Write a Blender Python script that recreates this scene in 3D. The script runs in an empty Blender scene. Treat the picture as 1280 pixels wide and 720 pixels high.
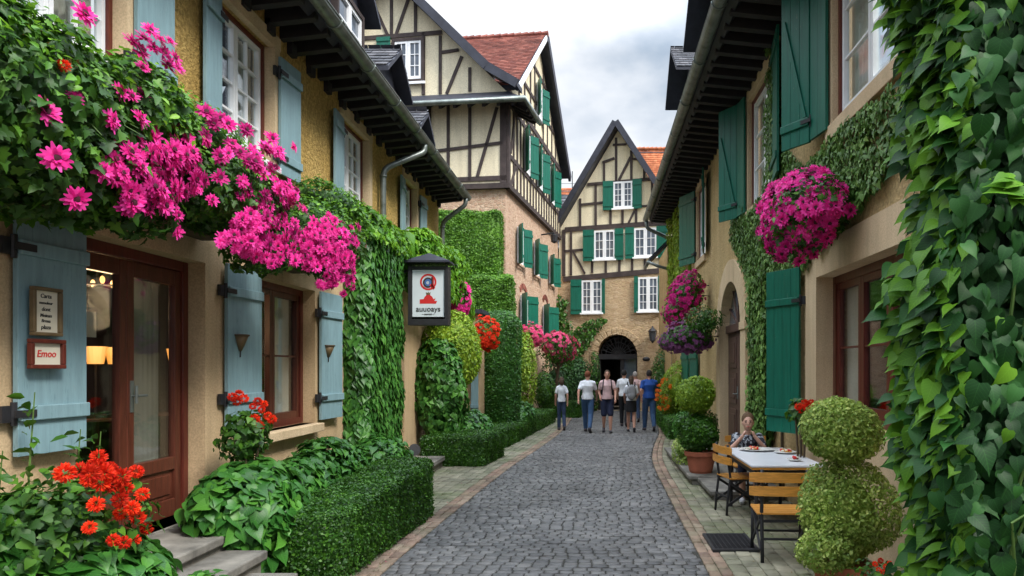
import bpy, bmesh, math, random
import numpy as np
from mathutils import Vector, Matrix
random.seed(7); RNG = np.random.default_rng(11)
S = bpy.context.scene; COL = S.collection
F = 900.0; VX = 745.0; VY = 460.0; H = 1.8        # the photograph's perspective
R = math.radians

# ------------------------------------------------------------------ tagging
def tag(o, label=None, cat=None, group=None, kind=None):
    if label: o['label'] = label
    if cat: o['category'] = cat
    if group: o['group'] = group
    if kind: o['kind'] = kind
    return o
ORI = {}
def thing(name, label, cat, loc=(0, 0, 0), group=None):
    o = bpy.data.objects.new(name, None); COL.objects.link(o)
    o.location = loc; o.empty_display_size = .2
    ORI[o.name] = tuple(loc)
    return tag(o, label, cat, group)
def link(name, me, parent=None):
    o = bpy.data.objects.new(name, me); COL.objects.link(o)
    if parent is not None:
        o.parent = parent; ORI[o.name] = ORI.get(parent.name, (0, 0, 0))
    return o
def copy_tree(o, parent=None):
    c = o.copy(); COL.objects.link(c)
    if parent is not None: c.parent = parent
    for ch in list(o.children): copy_tree(ch, c)
    return c

# ------------------------------------------------------------------ mesh builder
def nv(v):
    l = math.sqrt(sum(a*a for a in v)) or 1
    return tuple(a/l for a in v)
class Fr:
    """vertical facade frame: u along the wall, z up, n outward"""
    def __init__(s, o, u, n):
        s.o = o; s.u = u; s.n = n
    def P(s, u, z, n=0):
        return (s.o[0]+s.u[0]*u+s.n[0]*n, s.o[1]+s.u[1]*u+s.n[1]*n, z)
    def uz(s, px, py, n=0):
        dx = (px-VX)/F; dz = (VY-py)/F
        num = (s.o[0]*s.n[0]+s.o[1]*s.n[1])+n
        t = num/(dx*s.n[0]+1*s.n[1])
        x, y = dx*t, t
        return ((x-s.o[0])*s.u[0]+(y-s.o[1])*s.u[1], H+dz*t)
    def sub(s, u, n, ang, sgn=1):
        """frame hinged at (u, n), swung outward by ang"""
        o = s.P(u, 0, n)
        c, k = math.cos(ang), math.sin(ang)
        du = (s.u[0]*c*sgn+s.n[0]*k, s.u[1]*c*sgn+s.n[1]*k)
        dn = (s.n[0]*c-s.u[0]*k*sgn, s.n[1]*c-s.u[1]*k*sgn)
        return Fr((o[0], o[1]), du, dn)
class MB:
    def __init__(s): s.v = []; s.f = []; s.m = []; s.sm = False
    def quad(s, a, b, c, d, m=0):
        i = len(s.v); s.v += [a, b, c, d]; s.f.append((i, i+1, i+2, i+3)); s.m.append(m)
    def poly(s, pts, m=0):
        i = len(s.v); s.v += list(pts); s.f.append(tuple(range(i, i+len(pts)))); s.m.append(m)
    def hexa(s, p, m=0):
        i = len(s.v); s.v += p
        for f in ((0,3,2,1),(4,5,6,7),(0,1,5,4),(1,2,6,5),(2,3,7,6),(3,0,4,7)):
            s.f.append(tuple(i+k for k in f)); s.m.append(m)
    def box(s, x0, x1, y0, y1, z0, z1, m=0):
        s.hexa([(x0,y0,z0),(x1,y0,z0),(x1,y1,z0),(x0,y1,z0),(x0,y0,z1),(x1,y0,z1),(x1,y1,z1),(x0,y1,z1)], m)
    def fbox(s, fr, u0, u1, z0, z1, n0, n1, m=0):
        P = fr.P
        s.hexa([P(u0,z0,n1),P(u1,z0,n1),P(u1,z0,n0),P(u0,z0,n0),P(u0,z1,n1),P(u1,z1,n1),P(u1,z1,n0),P(u0,z1,n0)], m)
    def beam(s, fr, a, b, w, n0, n1, m=0):
        du, dz = b[0]-a[0], b[1]-a[1]; l = math.hypot(du, dz) or 1
        ou, oz = -dz/l*w/2, du/l*w/2
        P = fr.P
        q = [(a[0]-ou,a[1]-oz),(b[0]-ou,b[1]-oz),(b[0]+ou,b[1]+oz),(a[0]+ou,a[1]+oz)]
        s.hexa([P(u,z,n1) for u, z in q]+[P(u,z,n0) for u, z in q], m)
    def prism(s, bot, off, m=0):
        """polygon bot extruded by vector off"""
        n = len(bot); i = len(s.v)
        s.v += list(bot)+[(p[0]+off[0],p[1]+off[1],p[2]+off[2]) for p in bot]
        s.f.append(tuple(i+k for k in range(n))[::-1]); s.m.append(m)
        s.f.append(tuple(i+n+k for k in range(n))); s.m.append(m)
        for k in range(n):
            j = (k+1) % n
            s.f.append((i+k,i+j,i+n+j,i+n+k)); s.m.append(m)
    def bar(s, a, b, w, h, m=0, up=(0,0,1)):
        a = Vector(a); b = Vector(b); d = (b-a).normalized()
        r = d.cross(Vector(up));
        if r.length < 1e-4: r = d.cross(Vector((1,0,0)))
        r.normalize(); t = r.cross(d)
        p = []
        for e in (a, b):
            for sx, sy in ((-1,-1),(1,-1),(1,1),(-1,1)):
                p.append(tuple(e+r*sx*w/2+t*sy*h/2))
        s.hexa(p, m)
    def tube(s, pts, r, seg=8, m=0, cap=True):
        pts = [Vector(p) for p in pts]; n = len(pts)
        rr = r if isinstance(r, (list, tuple)) else [r]*n
        i0 = len(s.v); ref = None
        for k, p in enumerate(pts):
            d = (pts[min(k+1,n-1)]-pts[max(k-1,0)]).normalized()
            if ref is None:
                ref = d.cross(Vector((0,0,1)))
                if ref.length < .1: ref = d.cross(Vector((1,0,0)))
            ref = (ref-d*ref.dot(d)).normalized(); t = d.cross(ref)
            for j in range(seg):
                a = 2*math.pi*j/seg
                s.v.append(tuple(p+(ref*math.cos(a)+t*math.sin(a))*rr[k]))
        for k in range(n-1):
            for j in range(seg):
                q = (j+1) % seg
                s.f.append((i0+k*seg+j,i0+k*seg+q,i0+(k+1)*seg+q,i0+(k+1)*seg+j)); s.m.append(m)
        if cap:
            s.f.append(tuple(i0+j for j in range(seg))[::-1]); s.m.append(m)
            s.f.append(tuple(i0+(n-1)*seg+j for j in range(seg))); s.m.append(m)
    def lathe(s, prof, c=(0,0,0), seg=24, m=0):
        i0 = len(s.v)
        for r, z in prof:
            for j in range(seg):
                a = 2*math.pi*j/seg; s.v.append((c[0]+r*math.cos(a), c[1]+r*math.sin(a), c[2]+z))
        for k in range(len(prof)-1):
            for j in range(seg):
                q = (j+1) % seg
                s.f.append((i0+k*seg+j,i0+k*seg+q,i0+(k+1)*seg+q,i0+(k+1)*seg+j)); s.m.append(m)
    def ball(s, c, r, seg=12, rings=8, m=0, rot=None):
        if not isinstance(r, (tuple, list)): r = (r, r, r)
        i0 = len(s.v)
        for k in range(rings+1):
            ph = math.pi*k/rings
            for j in range(seg):
                a = 2*math.pi*j/seg
                v = Vector((r[0]*math.sin(ph)*math.cos(a), r[1]*math.sin(ph)*math.sin(a), r[2]*math.cos(ph)))
                if rot: v = rot @ v
                s.v.append((c[0]+v.x, c[1]+v.y, c[2]+v.z))
        for k in range(rings):
            for j in range(seg):
                q = (j+1) % seg
                s.f.append((i0+k*seg+j,i0+(k+1)*seg+j,i0+(k+1)*seg+q,i0+k*seg+q)); s.m.append(m)
    def wall(s, fr, u0, u1, z0, z1, holes=(), d=.25, m=0, mr=None):
        """front skin with openings, and their reveals going d deep"""
        if mr is None: mr = m
        us = sorted({u0,u1,*[h[0] for h in holes],*[h[1] for h in holes]}); us = [u for u in us if u0<=u<=u1]
        zs = sorted({z0,z1,*[h[2] for h in holes],*[h[3] for h in holes]}); zs = [z for z in zs if z0<=z<=z1]
        P = fr.P
        for a, b in zip(us, us[1:]):
            for c, e in zip(zs, zs[1:]):
                cu, cz = (a+b)/2, (c+e)/2
                if any(h[0]<cu<h[1] and h[2]<cz<h[3] for h in holes): continue
                s.quad(P(a,c),P(b,c),P(b,e),P(a,e), m)
                s.quad(P(a,c,-d),P(a,e,-d),P(b,e,-d),P(b,c,-d), m)
        for h in holes:
            a, b, c, e = h[:4]
            s.quad(P(a,c),P(a,e),P(a,e,-d),P(a,c,-d), mr); s.quad(P(b,c),P(b,c,-d),P(b,e,-d),P(b,e), mr)
            s.quad(P(a,e),P(b,e),P(b,e,-d),P(a,e,-d), mr); s.quad(P(a,c),P(a,c,-d),P(b,c,-d),P(b,c), mr)
    def build(s, name, mats, parent=None, smooth=None, bevel=0):
        org = ORI.get(parent.name, (0,0,0)) if parent is not None else (0,0,0)
        v = [(a[0]-org[0], a[1]-org[1], a[2]-org[2]) for a in s.v]
        me = bpy.data.meshes.new(name); me.from_pydata(v, [], s.f)
        if not isinstance(mats, (list, tuple)): mats = [mats]
        for k in mats: me.materials.append(k)
        if len(mats) > 1: me.polygons.foreach_set('material_index', s.m)
        sm = s.sm if smooth is None else smooth
        if sm:
            me.polygons.foreach_set('use_smooth', [True]*len(s.f))
        me.update()
        o = link(name, me, parent)
        if bevel:
            b = o.modifiers.new('bevel', 'BEVEL'); b.width = bevel; b.segments = 2; b.limit_method = 'ANGLE'
        return o
def tri_mesh(name, V, faces, mats, parent=None, smooth=False, uv=None, mi=None):
    """fast numpy mesh; faces int array (n,k)"""
    org = np.array(ORI.get(parent.name, (0,0,0)) if parent is not None else (0,0,0))
    V = np.asarray(V, float)-org
    me = bpy.data.meshes.new(name); nf, k = faces.shape
    me.vertices.add(len(V)); me.vertices.foreach_set('co', V.astype(np.float32).ravel())
    me.loops.add(nf*k); me.loops.foreach_set('vertex_index', faces.astype(np.int32).ravel())
    me.polygons.add(nf); me.polygons.foreach_set('loop_start', np.arange(0, nf*k, k, dtype=np.int32))
    if not isinstance(mats, (list, tuple)): mats = [mats]
    for q in mats: me.materials.append(q)
    if mi is not None: me.polygons.foreach_set('material_index', np.asarray(mi, np.int32))
    if smooth: me.polygons.foreach_set('use_smooth', np.ones(nf, bool))
    if uv is not None:
        l = me.uv_layers.new(name='UV'); l.data.foreach_set('uv', np.asarray(uv, np.float32)[faces.ravel()].ravel())
    me.update(calc_edges=True); me.validate()
    return link(name, me, parent)

# ------------------------------------------------------------------ materials
class NT:
    def __init__(s, name):
        s.mat = bpy.data.materials.new(name); s.mat.use_nodes = True
        s.nt = s.mat.node_tree; s.nt.nodes.clear()
        s.out = s.n('ShaderNodeOutputMaterial'); s.b = s.n('ShaderNodeBsdfPrincipled')
        s.l(s.b.outputs[0], s.out.inputs[0])
    def n(s, t, **k):
        x = s.nt.nodes.new(t)
        for a, b in k.items(): setattr(x, a, b)
        return x
    def l(s, a, b): s.nt.links.new(a, b)
    def co(s, scale=(1,1,1), src='Object'):
        t = s.n('ShaderNodeTexCoord'); m = s.n('ShaderNodeMapping'); m.inputs['Scale'].default_value = scale
        s.l(t.outputs[src], m.inputs[0]); return m.outputs[0]
    def noise(s, sc, det=3, vec=None, rough=.55):
        x = s.n('ShaderNodeTexNoise'); x.inputs['Scale'].default_value = sc; x.inputs['Detail'].default_value = det
        x.inputs['Roughness'].default_value = rough
        s.l(vec if vec is not None else s.co(), x.inputs['Vector']); return x.outputs['Fac']
    def ramp(s, fac, stops):
        r = s.n('ShaderNodeValToRGB'); e = r.color_ramp.elements
        while len(e) > 1: e.remove(e[0])
        e[0].position = stops[0][0]; e[0].color = (*stops[0][1], 1)
        for p, c in stops[1:]:
            q = e.new(p); q.color = (*c, 1)
        s.l(fac, r.inputs[0]); return r.outputs[0]
    def mix(s, fac, a, b, mode='MIX'):
        m = s.n('ShaderNodeMix'); m.data_type = 'RGBA'; m.blend_type = mode
        for i, q in ((0, fac), (6, a), (7, b)):
            if hasattr(q, 'default_value') or hasattr(q, 'is_linked'): s.l(q, m.inputs[i])
            elif isinstance(q, (int, float)): m.inputs[i].default_value = q
            else: m.inputs[i].default_value = (*q, 1)
        return m.outputs[2]
    def bump(s, h, st=.3, d=.02, norm=None):
        b = s.n('ShaderNodeBump'); b.inputs['Strength'].default_value = st; b.inputs['Distance'].default_value = d
        s.l(h, b.inputs['Height'])
        if norm is not None: s.l(norm, b.inputs['Normal'])
        s.l(b.outputs[0], s.b.inputs['Normal']); return b.outputs[0]
    def base(s, c, rough=.7, spec=.5, metal=0):
        if isinstance(c, (tuple, list)): s.b.inputs['Base Color'].default_value = (*c, 1)
        else: s.l(c, s.b.inputs['Base Color'])
        s.b.inputs['Roughness'].default_value = rough; s.b.inputs['Specular IOR Level'].default_value = spec
        s.b.inputs['Metallic'].default_value = metal
    def rnd(s):
        return s.n('ShaderNodeNewGeometry').outputs['Random Per Island']
def sc3(c, k): return tuple(min(1, a*k) for a in c)
def paint(name, c, rough=.5, var=.25, ns=3, bump=.15, bs=60, grain=None, spec=.4, metal=0, wear=None):
    t = NT(name)
    v = t.co(grain) if grain else t.co()
    col = t.ramp(t.noise(ns, 5, v), [(.3, sc3(c, 1-var)), (.7, sc3(c, 1+var))])
    if wear:
        w = t.ramp(t.noise(9, 8, v, .75), [(.56, (0,0,0)), (.66, (1,1,1))])
        col = t.mix(w, col, wear)
        ch = t.ramp(t.noise(26, 6, t.co((1,1,.35)), .8), [(.66, (0,0,0)), (.69, (1,1,1))]); col = t.mix(ch, col, (.30,.27,.22)) if not metal else col
    t.base(col, rough, spec, metal)
    if bump: t.bump(t.noise(bs, 4, v), bump, .01)
    return t.mat
def stucco(name, c1, c2, bs=45, st=.6, dist=.02, ns=1.2, damp=True, relief_shade=.45):
    t = NT(name)
    col = t.ramp(t.noise(ns, 6), [(.3, c1), (.7, c2)])
    fine = t.noise(bs, 5, None, .7)
    col = t.mix(t.ramp(fine, [(.38, (0,0,0)), (.62, (relief_shade,relief_shade,relief_shade))]), col, sc3(c1, .5))  # dark flecks paint the relief shading of the rough surface into the colour
    if damp:   # streaks of weathering
        stn = t.ramp(t.noise(1.5, 6, t.co((3, 3, .25)), .6), [(.45, (0,0,0)), (.75, (.5,.5,.5))])
        col = t.mix(stn, col, sc3(c1, .55))
    t.base(col, .92, .2)
    t.bump(fine, st, dist); return t.mat
def rubble(name, cols, scale=(4, 4, 9), mortar=(.4,.32,.24), st=.8):
    t = NT(name)
    v = t.co(scale)
    nz = t.n('ShaderNodeTexNoise'); nz.inputs['Scale'].default_value = 1.3; t.l(v, nz.inputs['Vector'])
    dv = t.n('ShaderNodeVectorMath', operation='ADD'); t.l(v, dv.inputs[0])
    sv = t.n('ShaderNodeVectorMath', operation='SCALE'); sv.inputs['Scale'].default_value = .5
    t.l(nz.outputs['Color'], sv.inputs[0]); t.l(sv.outputs[0], dv.inputs[1])
    vo = t.n('ShaderNodeTexVoronoi'); vo.inputs['Scale'].default_value = 1; t.l(dv.outputs[0], vo.inputs['Vector'])
    ve = t.n('ShaderNodeTexVoronoi', feature='DISTANCE_TO_EDGE'); ve.inputs['Scale'].default_value = 1; t.l(dv.outputs[0], ve.inputs['Vector'])
    sp = t.n('ShaderNodeSeparateColor'); t.l(vo.outputs['Color'], sp.inputs[0])
    n = len(cols)
    col = t.ramp(sp.outputs[0], [(i/(n-1), c) for i, c in enumerate(cols)])
    col = t.mix(t.ramp(t.noise(14, 5), [(.3, (0,0,0)), (.7, (.6,.6,.6))]), col, sc3(cols[0], .7))
    edge = t.ramp(ve.outputs['Distance'], [(.02, (0,0,0)), (.11, (1,1,1))])
    col = t.mix(edge, mortar, col)
    t.base(col, .9, .2); t.bump(edge, st, .03); return t.mat
def leafmat(name, c1, c2, c3=None, rough=.5, trans=.25, ns=2.2, vein=False, spec=.35):
    t = NT(name)
    r = t.rnd()
    col = t.ramp(r, [(0, c1), (.6, c2), (1, c3 or c2)])
    cl = t.ramp(t.noise(ns, 3), [(.35, (.62,.66,.6)), (.65, (1.2,1.18,1.05))])
    col = t.mix(1.0, col, cl, 'MULTIPLY')
    if vein:
        uvn = t.n('ShaderNodeTexCoord'); sep = t.n('ShaderNodeSeparateXYZ'); t.l(uvn.outputs['UV'], sep.inputs[0])
        ab = t.n('ShaderNodeMath', operation='ABSOLUTE'); t.l(sep.outputs[0], ab.inputs[0])
        ma = t.n('ShaderNodeMath', operation='MULTIPLY'); ma.inputs[1].default_value = .85; t.l(ab.outputs[0], ma.inputs[0])
        sb = t.n('ShaderNodeMath', operation='SUBTRACT'); t.l(sep.outputs[1], sb.inputs[0]); t.l(ma.outputs[0], sb.inputs[1])
        mu = t.n('ShaderNodeMath', operation='MULTIPLY'); mu.inputs[1].default_value = 38; t.l(sb.outputs[0], mu.inputs[0])
        sn = t.n('ShaderNodeMath', operation='SINE'); t.l(mu.outputs[0], sn.inputs[0])
        vr = t.ramp(sn.outputs[0], [(.86, (0,0,0)), (1.0, (.30,.30,.30))])
        mr = t.ramp(ab.outputs[0], [(.0, (.4,.4,.4)), (.022, (0,0,0))])
        mx = t.mix(1.0, vr, mr, 'LIGHTEN')
        col = t.mix(mx, col, sc3(c3 or c2, 1.5))
    t.base(col, rough, spec)
    tr = t.n('ShaderNodeBsdfTranslucent'); t.l(t.mix(.5, col, sc3(c3 or c2, 1.6)), tr.inputs[0])
    ms = t.n('ShaderNodeMixShader'); ms.inputs[0].default_value = trans
    t.l(t.b.outputs[0], ms.inputs[1]); t.l(tr.outputs[0], ms.inputs[2]); t.l(ms.outputs[0], t.out.inputs[0])
    return t.mat
def petalmat(name, c1, c2, trans=.3):
    t = NT(name); col = t.ramp(t.rnd(), [(0, c1), (1, c2)])
    oi = t.n('ShaderNodeObjectInfo')
    col = t.mix(1, col, t.ramp(oi.outputs['Random'], [(0, (.55,.45,.55)), (.4, (.9,.9,.9)), (1, (1.15,1.6,1.3))]), 'MULTIPLY')
    t.base(col, .6, .2)
    tr = t.n('ShaderNodeBsdfTranslucent'); t.l(col, tr.inputs[0])
    ms = t.n('ShaderNodeMixShader'); ms.inputs[0].default_value = trans
    t.l(t.b.outputs[0], ms.inputs[1]); t.l(tr.outputs[0], ms.inputs[2]); t.l(ms.outputs[0], t.out.inputs[0])
    return t.mat
def islandmat(name, stops, rough=.7, spec=.4, ns=6, moss=None, bs=40, st=.4, dist=.01):
    t = NT(name); col = t.ramp(t.rnd(), stops)
    col = t.mix(1, col, t.ramp(t.noise(ns, 5), [(.3, (.7,.7,.7)), (.7, (1.2,1.2,1.2))]), 'MULTIPLY')
    col = t.mix(1, col, t.ramp(t.noise(.8, 6, None, .6), [(.36, (.66,.65,.63)), (.60, (1.12,1.11,1.08))]), 'MULTIPLY')
    if moss:
        col = t.mix(t.ramp(t.noise(1.1, 6, None, .7), [(.45, (0,0,0)), (.66, (.75,.75,.75))]), col, moss)
    t.base(col, rough, spec); t.bump(t.noise(bs, 5, None, .7), st, dist); return t.mat
def glassmat(name, tint=(.55,.6,.6), refl=.3):
    t = NT(name); t.nt.nodes.remove(t.b)
    tr = t.n('ShaderNodeBsdfTransparent'); tr.inputs[0].default_value = (*tint, 1)
    gl = t.n('ShaderNodeBsdfGlossy'); gl.inputs['Roughness'].default_value = .03; gl.inputs[0].default_value = (.9,.95,1,1)
    lw = t.n('ShaderNodeLayerWeight'); lw.inputs[0].default_value = refl
    bm = t.n('ShaderNodeBump'); bm.inputs['Strength'].default_value = .08; bm.inputs['Distance'].default_value = .02
    t.l(t.noise(2.5, 2), bm.inputs['Height']); t.l(bm.outputs[0], gl.inputs['Normal'])
    ms = t.n('ShaderNodeMixShader'); lw.inputs[0].default_value = .5; t.l(t.ramp(lw.outputs['Facing'], [(0, (refl*.25,)*3), (.45, (refl*.5,)*3), (.75, (refl,)*3), (1, (.9,.9,.9))]), ms.inputs[0])
    t.l(tr.outputs[0], ms.inputs[1]); t.l(gl.outputs[0], ms.inputs[2]); t.l(ms.outputs[0], t.out.inputs[0])
    return t.mat
def emit(name, c, s):
    t = NT(name); t.base((.9,.8,.6)); t.b.inputs['Emission Color'].default_value = (*c, 1); t.b.inputs['Emission Strength'].default_value = s
    return t.mat

M = {}
M['tan'] = stucco('tan_render', (.56,.40,.23), (.70,.52,.32), 55, .5, .012)
M['tanstone'] = stucco('dressed_stone', (.60,.45,.28), (.74,.58,.38), 70, .25, .008)
M['ochre'] = stucco('ochre_roughcast', (.66,.43,.13), (.85,.60,.22), 22, 1.0, .06, 1.5, True, .85)
M['ochre2'] = stucco('pale_ochre_roughcast', (.60,.43,.20), (.78,.59,.31), 24, .9, .05, 1.5, True, .7)
M['cream'] = stucco('cream_infill', (.80,.71,.50), (.86,.78,.58), 30, .15, .01, .8)
M['rubble'] = rubble('pink_rubble_stone', [(.44,.27,.18),(.62,.42,.30),(.52,.34,.24),(.70,.51,.37),(.58,.42,.28)], (7,7,12), (.58,.43,.32), .6)
M['rubble2'] = rubble('brown_rubble_stone', [(.42,.29,.17),(.60,.44,.28),(.50,.36,.22),(.66,.51,.35)], (4.5,4.5,14), (.50,.38,.22), .6)
M['timber'] = paint('dark_timber', (.050,.036,.034), .75, .35, 5, .4, 30, (1,1,1))
M['timber2'] = paint('blue_black_verge_board', (.030,.033,.048), .6, .3, 4, .3, 30)
M['soffit'] = paint('black_soffit_wood', (.022,.020,.024), .7, .3, 5, .4, 30)
M['maroon'] = paint('dark_red_window_wood', (.11,.022,.014), .4, .3, 6, .15, 40, (6,6,1))
M['doorwood'] = paint('red_brown_door_wood', (.10,.028,.016), .35, .35, 5, .15, 40, (8,8,.8))
M['darkdoor'] = paint('dark_brown_door_wood', (.09,.05,.038), .5, .3, 5, .2, 40, (8,8,.8))
M['white'] = paint('white_window_paint', (.82,.84,.86), .4, .06, 4, .05)
M['blue'] = paint('grey_blue_shutter_paint', (.20,.32,.36), .5, .12, 3, .2, 25, (8,8,.8), wear=(.12,.22,.25))
M['green'] = paint('green_shutter_paint', (.004,.115,.075), .42, .2, 3, .2, 25, (8,8,.8), wear=(.005,.10,.07))
M['iron'] = paint('black_iron', (.02,.02,.023), .5, .2, 10, .1)
M['zinc'] = paint('grey_green_zinc', (.19,.22,.21), .42, .35, 5, .2, 20, None, .5, .55, wear=(.10,.13,.10))
M['slate'] = islandmat('slate', [(0,(.05,.055,.07)),(.5,(.09,.095,.115)),(1,(.13,.13,.15))], .6, .4, 5)
M['redtile'] = islandmat('red_roof_tile', [(0,(.15,.045,.035)),(.5,(.25,.075,.055)),(1,(.33,.12,.09))], .75, .3, 3)
M['orangetile'] = islandmat('orange_roof_tile', [(0,(.40,.11,.045)),(1,(.55,.20,.09))], .75, .3, 3)
M['sett'] = islandmat('dark_basalt_sett', [(0,(.088,.088,.090)),(.5,(.128,.127,.128)),(1,(.172,.168,.164))], .5, .5, 5, None, 60, .5, .008)
M['brickset'] = islandmat('reddish_edge_paver', [(0,(.20,.14,.11)),(.5,(.30,.20,.15)),(1,(.34,.27,.20))], .75, .3, 5, (.15,.15,.09))
M['paver'] = islandmat('mossy_paver', [(0,(.17,.17,.12)),(.5,(.24,.23,.17)),(1,(.30,.28,.21))], .8, .3, 4, (.12,.15,.06))
M['joint'] = paint('dark_joint_sand', (.045,.043,.036), .95, .3, 8, .3)
M['jointmoss'] = paint('mossy_joint', (.055,.06,.03), .95, .3, 8, .3)
M['soil'] = paint('dark_soil', (.04,.028,.018), .95, .4, 8, .6, 30)
M['stonestep'] = paint('worn_grey_stone', (.17,.16,.14), .8, .5, 4, .4, 40)
M['terracotta'] = paint('terracotta', (.36,.11,.06), .75, .2, 5, .2, 40)
M['glass'] = glassmat('window_glass', (.9,.93,.93), .24)
M['glassfar'] = paint('dark_window_pane', (.10,.12,.15), .06, .4, 1.5, .04, 3, None, .8)  # bluish base colour stands in for sky reflected in the panes
M['curtain'] = paint('pale_curtain', (.75,.70,.60), .9, .1, 3, .1)
M['dimcurtain'] = paint('door_curtain', (.30,.27,.22), .9, .1, 3, .1)
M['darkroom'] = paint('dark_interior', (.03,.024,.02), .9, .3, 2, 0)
# leaves
M['clip'] = leafmat('clipped_ivy_leaf', (.05,.14,.014), (.09,.23,.022), (.17,.36,.04), .5, .25, 2)
M['hedge'] = leafmat('box_hedge_leaf', (.018,.065,.008), (.035,.12,.012), (.085,.22,.02), .45, .2, 3)
M['ivy'] = leafmat('ivy_leaf', (.022,.09,.018), (.042,.155,.026), (.10,.27,.045), .42, .2, 1.6, True)
M['ivybright'] = leafmat('bright_vine_leaf', (.05,.16,.012), (.10,.27,.018), (.20,.40,.03), .45, .3, 1.5)  # bright green; on the trailing flowers it paints in light from above
M['vineinner'] = leafmat('shaded_inner_vine_leaf', (.006,.03,.006), (.010,.05,.010), (.018,.075,.012), .6, .1, 1.3, False, .2)  # darker copy of the vine leaf, shade of the gaps put into its colour
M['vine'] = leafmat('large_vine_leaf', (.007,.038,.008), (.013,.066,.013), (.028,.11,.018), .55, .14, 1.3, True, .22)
M['vinebright'] = leafmat('fresh_vine_leaf', (.05,.15,.010), (.085,.22,.014), (.13,.29,.02), .55, .3, 1.3, True, .22)
M['garland'] = leafmat('trailing_plant_leaf', (.015,.055,.010), (.035,.11,.014), (.10,.25,.02), .5, .2, 1.5)
M['broad'] = leafmat('broad_garden_leaf', (.022,.10,.018), (.04,.16,.025), (.09,.26,.035), .42, .2, 1.6, True)
M['yellowleaf'] = leafmat('yellow_green_leaf', (.10,.20,.012), (.20,.34,.025), (.36,.48,.05), .5, .3, 2)
M['topiary'] = leafmat('pale_topiary_leaf', (.11,.21,.03), (.26,.38,.07), (.54,.62,.20), .5, .3, 3)
M['wallivy'] = leafmat('small_wall_ivy_leaf', (.06,.14,.03), (.10,.21,.045), (.19,.32,.08), .55, .2, 2)
M['darkleaf'] = leafmat('dark_shrub_leaf', (.012,.055,.012), (.02,.085,.016), (.04,.13,.025), .5, .15, 2)
M['stem'] = paint('woody_stem', (.08,.055,.03), .85, .3, 9, .4)
M['greenstem'] = paint('green_stem', (.08,.15,.03), .6, .3, 9, .1)
M['pink'] = petalmat('magenta_petal', (.70,.008,.22), (.92,.065,.42))
M['pinklight'] = petalmat('rose_pink_petal', (.65,.04,.16), (.9,.14,.34))
M['purple'] = petalmat('purple_petal', (.30,.09,.27), (.52,.24,.46))
M['red'] = petalmat('scarlet_petal', (.75,.018,.008), (.95,.07,.02))
M['orange'] = petalmat('orange_petal', (.85,.16,.02), (.9,.30,.05))
M['heart'] = paint('dark_flower_heart', (.05,.002,.012), .8, .3, 20, .2)
M['gold'] = paint('old_gilt_wood', (.13,.09,.045), .5, .3, 8, .2)
M['paper'] = paint('aged_paper', (.66,.62,.50), .8, .06, 4, 0)
M['ink'] = paint('black_ink', (.03,.03,.03), .8, 0, 1, 0)
M['redink'] = paint('red_ink', (.55,.02,.02), .7, 0, 1, 0)
M['blueink'] = paint('blue_ink', (.05,.13,.35), .7, 0, 1, 0)
M['signwhite'] = paint('white_sign_panel', (.60,.66,.70), .35, .05, 3, 0)
M['chairwood'] = paint('honey_varnished_wood', (.56,.25,.045), .38, .25, 4, .12, 40, (2,14,14))
M['tablewhite'] = paint('white_table_top', (.70,.72,.76), .3, .05, 3, .03)
M['plate'] = paint('glazed_plate', (.78,.77,.73), .2, .03, 3, 0)
M['skin'] = paint('skin', (.52,.27,.19), .55, .08, 8, .05)
M['skin2'] = paint('pale_skin', (.62,.36,.27), .55, .08, 8, .05)
# ------------------------------------------------------------------ foliage
def tpl(st, fold=.25, droop=.25, serr=0):
    V = []; Fc = []
    for i, (vm, vs, w) in enumerate(st):
        k = w*(1+(serr if i % 2 else -serr))
        for su, vv in ((-1, vs), (0, vm), (1, vs)):
            u = su*k
            V.append((u, vv, fold*abs(u)-droop*vv*vv*.6-(.12*abs(u)*abs(u) if w > .3 else 0)))
    for i in range(len(st)-1):
        a = i*3
        Fc += [(a, a+1, a+4, a+3), (a+1, a+2, a+5, a+4)]
    return np.array(V), np.array(Fc)
T_SMALL = (np.array([(0,0,0),(.34,.45,.05),(0,1,-.08),(-.34,.45,.05)], float), np.array([(0,1,2,3)]))
T_OVAL = tpl([(0,0,.02),(.3,.25,.27),(.6,.6,.26),(1,.98,.02)], .35, .3)
T_LANCE = tpl([(0,0,.02),(.35,.3,.15),(.7,.65,.12),(1.1,1.08,.01)], .4, .45)
T_HEART = tpl([(0,-.10,.16),(.05,-.13,.36),(.22,.12,.50),(.5,.42,.40),(.8,.75,.19),(1.08,1.06,.01)], .3, .35)
T_BIG = tpl([(0,-.06,.10),(.02,-.15,.30),(.10,-.02,.47),(.22,.13,.50),(.34,.26,.53),(.46,.38,.45),(.58,.52,.43),(.70,.64,.31),(.82,.77,.25),(.93,.90,.12),(1.15,1.13,.005)], .28, .5, .05)
def lobed():
    # ivy-like five-lobed leaf
    o = [(-.10,.22),(.02,.48),(.20,.28),(.36,.52),(.52,.24),(.78,.17),(1.05,.01)]
    return tpl([(0,-.05,.05)]+[(max(v,.02), v, w) for v, w in o], .25, .35)
T_LOBE = lobed()
T_VINE = tpl([(0,-.03,.10),(.02,-.09,.25),(.08,-.02,.38),(.18,.10,.44),(.30,.23,.47),(.42,.36,.45),(.53,.48,.43),(.64,.60,.36),(.75,.71,.31),(.85,.82,.21),(.94,.92,.15),(1.03,1.02,.06),(1.2,1.19,.004)], .26, .5, .035)
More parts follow.
